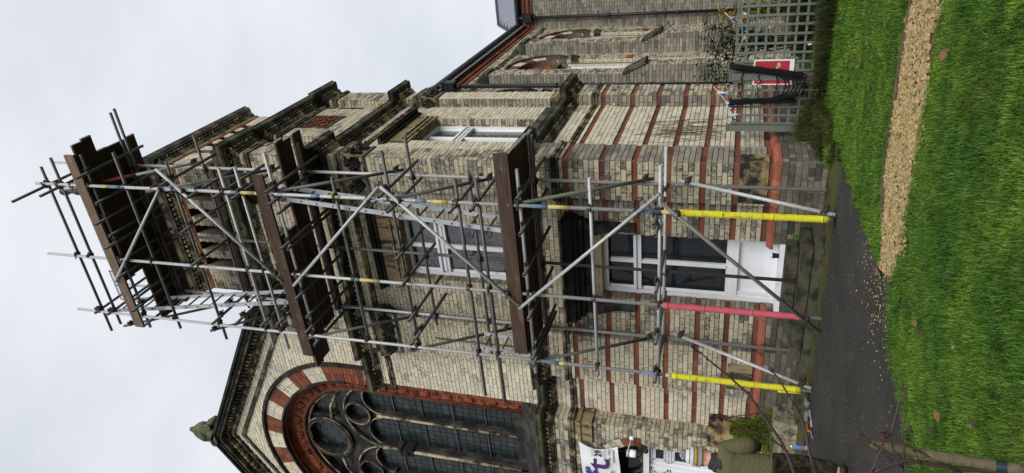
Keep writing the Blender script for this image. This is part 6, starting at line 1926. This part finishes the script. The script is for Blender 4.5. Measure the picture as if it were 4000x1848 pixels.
for k in range(28):
    a = 2*PI*k/28; b2 = 2*PI*(k+1)/28
    mb.tube([P(math.cos(a)*.172,math.sin(a)*.128-.01,.735),P(math.cos(b2)*.172,math.sin(b2)*.128-.01,.735)],.016,6)
mb.build('hem', M['jumper'], ju, smooth=True)
tv = [P(0,-.01,.84),P(.085,0,.66),P(.1,.05,.42),P(.11,-.02,.15),P(-.085,0,.66),P(-.1,.05,.42),P(-.11,-.02,.15)]
skin_mesh('trousers', tv, [(0,1),(1,2),(2,3),(0,4),(4,5),(5,6)], [(.15,.115),.115,.09,.072,.115,.09,.072], 'camo', pe, 2, 0, 'camouflage trousers')
hr = Matrix(((rt.x,fw.x,0),(rt.y,fw.y,0),(0,0,1)))
for s in (-1,1):
    mb = MB(); mb.ball(P(s*.11,.04,.12),.045,.11,.042,10,8,0,hr); mb.build('boot', M['black_rub'], pe, smooth=True)
mb = MB(); rnd = random.Random(4)
for k in range(6): mb.torus(P(0,.03+k*.006,1.19+k*.014),(rnd.uniform(-.25,.25),rnd.uniform(-.25,.25),1),.082-.005*k,.024+rnd.uniform(0,.008),20,7)
sn_ = mb.build('snood', M['black_rub'], pe, 'crumpled black snood round the neck', smooth=True)
mb = MB(); rnd = random.Random(14)
for k in range(70):
    a = rnd.uniform(0,2*PI); p = P(math.cos(a)*.1,.04+math.sin(a)*.1,1.17+rnd.uniform(0,.05)); d = Vector((rnd.uniform(-1,1),rnd.uniform(-1,1),rnd.uniform(-1,.4))).normalized()
    mb.tube([p,p+d*.02],[.005,.002],4)
mb.build('fringe', M['black_rub'], sn_)
# the head leans a little to the right and forward
def H(r,f,z): return P(r+.25*(z-1.3)*.0+.02,f,z)
HC = H(0,.1,1.355)
mb = MB(); mb.ball(HC,.074,.092,.108,18,14,0,hr)
mb.ball(H(0,.195,1.345),.013,.022,.02,8,6,0,hr); mb.ball(H(0,.18,1.3),.028,.012,.008,8,5,0,hr)
for s in (-1,1): mb.ball(H(s*.03,.182,1.375),.012,.008,.008,8,5,0,hr)
mb.tube([H(0,.05,1.2),H(0,.075,1.31)],[.056,.062],14)
mb.build('head', M['skin'], pe, smooth=True)
for s in (-1,1):
    mb = MB(); mb.ball(H(s*.078,.095,1.352),.011,.02,.032,8,6,0,hr); mb.torus(H(s*.082,.092,1.352),tuple(rt),.022,.0065,12,5); mb.build('ear', M['skin'], pe, smooth=True)
for n_,c in (('hat_grey',(.36,.36,.38)),('hat_orange',(.50,.17,.03)),('hat_yellow',(.50,.40,.05)),('hat_green',(.04,.13,.06)),('hat_white',(.58,.58,.59)),('hat_dark',(.17,.17,.175))): M[n_] = plain(n_,c,.95,.1,.2,90,bmp=.6)
seq = [('hat_grey',1.372,1.405),('hat_green',1.405,1.413),('hat_orange',1.413,1.426),('hat_yellow',1.426,1.437),('hat_dark',1.437,1.45),('hat_white',1.45,1.478),('hat_green',1.478,1.486),('hat_white',1.486,1.515)]
ht = None
for k,(mm,z0,z1) in enumerate(seq):
    def rad(z):
        t_ = min(1,max(0,(z-1.40)/.125)); return .104*math.sqrt(max(0.03,1-t_*t_*.9))
    mb = MB(); n = 24; vs = []
    for z in (z0,(z0+z1)/2,z1):
        for j in range(n):
            a = 2*PI*j/n; r = rad(z)*(1.05 if k == 0 else 1)*(1+.012*math.sin(j*5)); vs.append(H(math.cos(a)*r*.9,.085+math.sin(a)*r*1.04-.35*(z-1.40),z+.12*math.sin(a)*r))
    mb.add(vs,[(i*n+j,i*n+(j+1)%n,(i+1)*n+(j+1)%n,(i+1)*n+j) for i in range(2) for j in range(n)]+([tuple(2*n+j for j in range(n))] if k == len(seq)-1 else []))
    if ht is None: ht = mb.build('hat', M[mm], pe, 'striped knitted bobble hat', smooth=True)
    else: mb.build('stripe', M[mm], ht, smooth=True)
mb = MB(); rnd = random.Random(6); bc_ = H(0,.04,1.535)
for k in range(220):
    d = Vector((rnd.gauss(0,1),rnd.gauss(0,1),rnd.gauss(0,1))).normalized(); mb.tube([bc_+d*.008,bc_+d*.036+Vector((rnd.uniform(-.006,.006),)*3)],[.006,.004],4)
mb.build('bobble', M['hat_grey'], ht)
for s in (-1,1):
    w0 = P(s*.165,.2,.85)
    hv = [w0, w0+fw*.045, w0+fw*.08]; he = [(0,1),(1,2)]; hrad = [.023,(.032,.018),(.032,.016)]
    for i in range(4):
        b0 = w0+fw*.08+rt*(s*(-.024+.016*i)); L = (.056,.068,.064,.05)[i]; k = len(hv)
        hv += [b0, b0+fw*L*.5-Vector((0,0,.012)), b0+fw*L*.8-Vector((0,0,.033))]; he += [(2,k),(k,k+1),(k+1,k+2)]; hrad += [.0085,.0085,.0075]
    k = len(hv); b0 = w0+fw*.035-rt*(s*.028); hv += [b0, b0-rt*(s*.022)+fw*.028, b0-rt*(s*.026)+fw*.05-Vector((0,0,.01))]; he += [(1,k),(k,k+1),(k+1,k+2)]; hrad += [.01,.0095,.0085]
    skin_mesh('hand', hv, he, hrad, 'skin', pe, 1)

# ---------------------------------------------------------------- sapling and stake in the foreground
def ray(px,py,t):
    d = (RIGHT*(924-py)+UP*(2000-px)-BACK*2680)/2680
    return CAM+d*t
M['bark'] = plain('bark',(.055,.034,.029),.6,.35,.35,40,dirt=(.11,.09,.08),dirtamt=.3); M['bud'] = plain('bud',(.045,.014,.014),.6,.3,.3,50)
sap = thing('sapling','bare young tree with budding twigs in the foreground','tree',tuple(ray(4040,1905,2.72)))
tk = [ray(4060,1905,2.72),ray(3800,1900,2.85),ray(3527,1905,2.95),ray(3250,1905,3.0),ray(3100,1900,3.0)]
mb = MB(); mb.tube(tk,[.02,.018,.016,.013,.01],8); mb.build('trunk', M['bark'], sap, smooth=True)
def branch(pts, t, r0, r1, start=None, buds=True, seed=0):
    rnd = random.Random(seed)
    q = [ray(px,py,t) for px,py in pts]
    if start is not None: q = q+[start]
    q = q[::-1]; n = len(q)
    mb = MB(); mb.tube(q,[.8*(r0+(r1-r0)*i/(n-1)) for i in range(n)],7)
    o = mb.build('branch', M['bark'], sap, smooth=True)
    if buds:
        mb = MB()
        for a,b in zip(q[:-1],q[1:]):
            L = (b-a).length; k = int(L/.022)
            for i in range(k):
                p = a.lerp(b,(i+rnd.random())/max(1,k)); d = Vector((rnd.uniform(-1,1),rnd.uniform(-1,1),rnd.uniform(-.2,1))).normalized()
                mb.tube([p,p+d*.005,p+d*.012],[.0025,.0035,.001],5)
        for i in range(7):
            p = q[-1].lerp(q[-2],rnd.uniform(0,.5)); d = Vector((rnd.uniform(-1,1),rnd.uniform(-1,1),rnd.uniform(-.2,1))).normalized(); mb.tube([p,p+d*.009,p+d*.018],[.003,.005,.0015],5)
        mb.build('bud', M['bud'], o, kind='stuff')
    return o
branch([(2705,1350),(2761,1400),(2859,1481),(2927,1543),(2983,1626),(3051,1724),(3081,1784),(3102,1848)],3.0,.012,.0035,tk[3],True,1)
branch([(2806,1633),(2837,1641),(2927,1677),(2990,1705),(3049,1741)],3.0,.0065,.003,ray(3075,1770,3.0),True,2)
branch([(2812,1640),(2835,1633),(2905,1622),(2970,1612)],3.0,.0035,.002,ray(2978,1618,3.0),True,3)
branch([(3010,1436),(3036,1472),(3089,1558),(3126,1622),(3151,1701),(3160,1761),(3183,1848)],2.95,.011,.003,tk[2],True,4)
branch([(3527,1485),(3515,1560),(3495,1640),(3474,1713),(3490,1760),(3525,1800)],2.9,.008,.0035,tk[2],False,5)
branch([(3528,1500),(3540,1600),(3525,1680),(3528,1730)],2.9,.005,.003,ray(3535,1790,2.9),False,6)
branch([(3442,1684),(3500,1715),(3600,1770),(3690,1815)],2.88,.006,.003,ray(3760,1850,2.86),True,7)
branch([(3289,1698),(3350,1715),(3420,1734),(3470,1770),(3525,1795)],2.92,.005,.0025,ray(3545,1820,2.9),False,8)
branch([(3282,1725),(3330,1718),(3390,1745),(3480,1785)],2.93,.004,.002,ray(3520,1800,2.9),False,9)
branch([(3400,1850),(3440,1833),(3527,1800),(3600,1805),(3713,1828),(3927,1845)],2.88,.012,.009,ray(4050,1870,2.75),True,10)
M['stake'] = wood_mat('stake_wood',(.055,.048,.028),(.10,.087,.053),(.14,.12,.075)); M['tie'] = plain('tie_green',(.008,.022,.024),.6,.3,.15,20)
branch([(3350,1690),(3400,1722),(3470,1790)],2.9,.004,.0015,ray(3530,1830,2.9),True,11)
branch([(3560,1660),(3565,1720),(3580,1780)],2.87,.004,.0015,ray(3600,1820,2.87),True,12)
branch([(3470,1690),(3440,1760),(3406,1841)],2.88,.006,.003,ray(3395,1900,2.88),True,13)
st = thing('tree_stake','round wooden tree stake with mossy top beside the young tree','stake',tuple(ray(4060,1850,2.68)))
mb = MB(); a,b = ray(3422,1741,3.02), ray(4060,1848,2.68); mb.tube([a+(a-b).normalized()*.006,a,b],[.018,.0215,.0225],14); mb.build('post', M['stake'], st, smooth=False)
mb = MB(); d = (a-b).normalized(); mb.tube([a+d*.004,a+d*.016,a+d*.02],[.0217,.018,.007],14); mb.build('moss_cap', M['leaf_conifer'], st)
mb = MB(); c = a.lerp(b,.79); mb.tube([c-d*.018,c+d*.018],.0245,14); mb.obox(c-d*.016,(ray(3920,1880,2.75)-ray(3920,1812,2.75)),d*.03,(0,.006,.006)); mb.build('tie_strap', M['tie'], st)
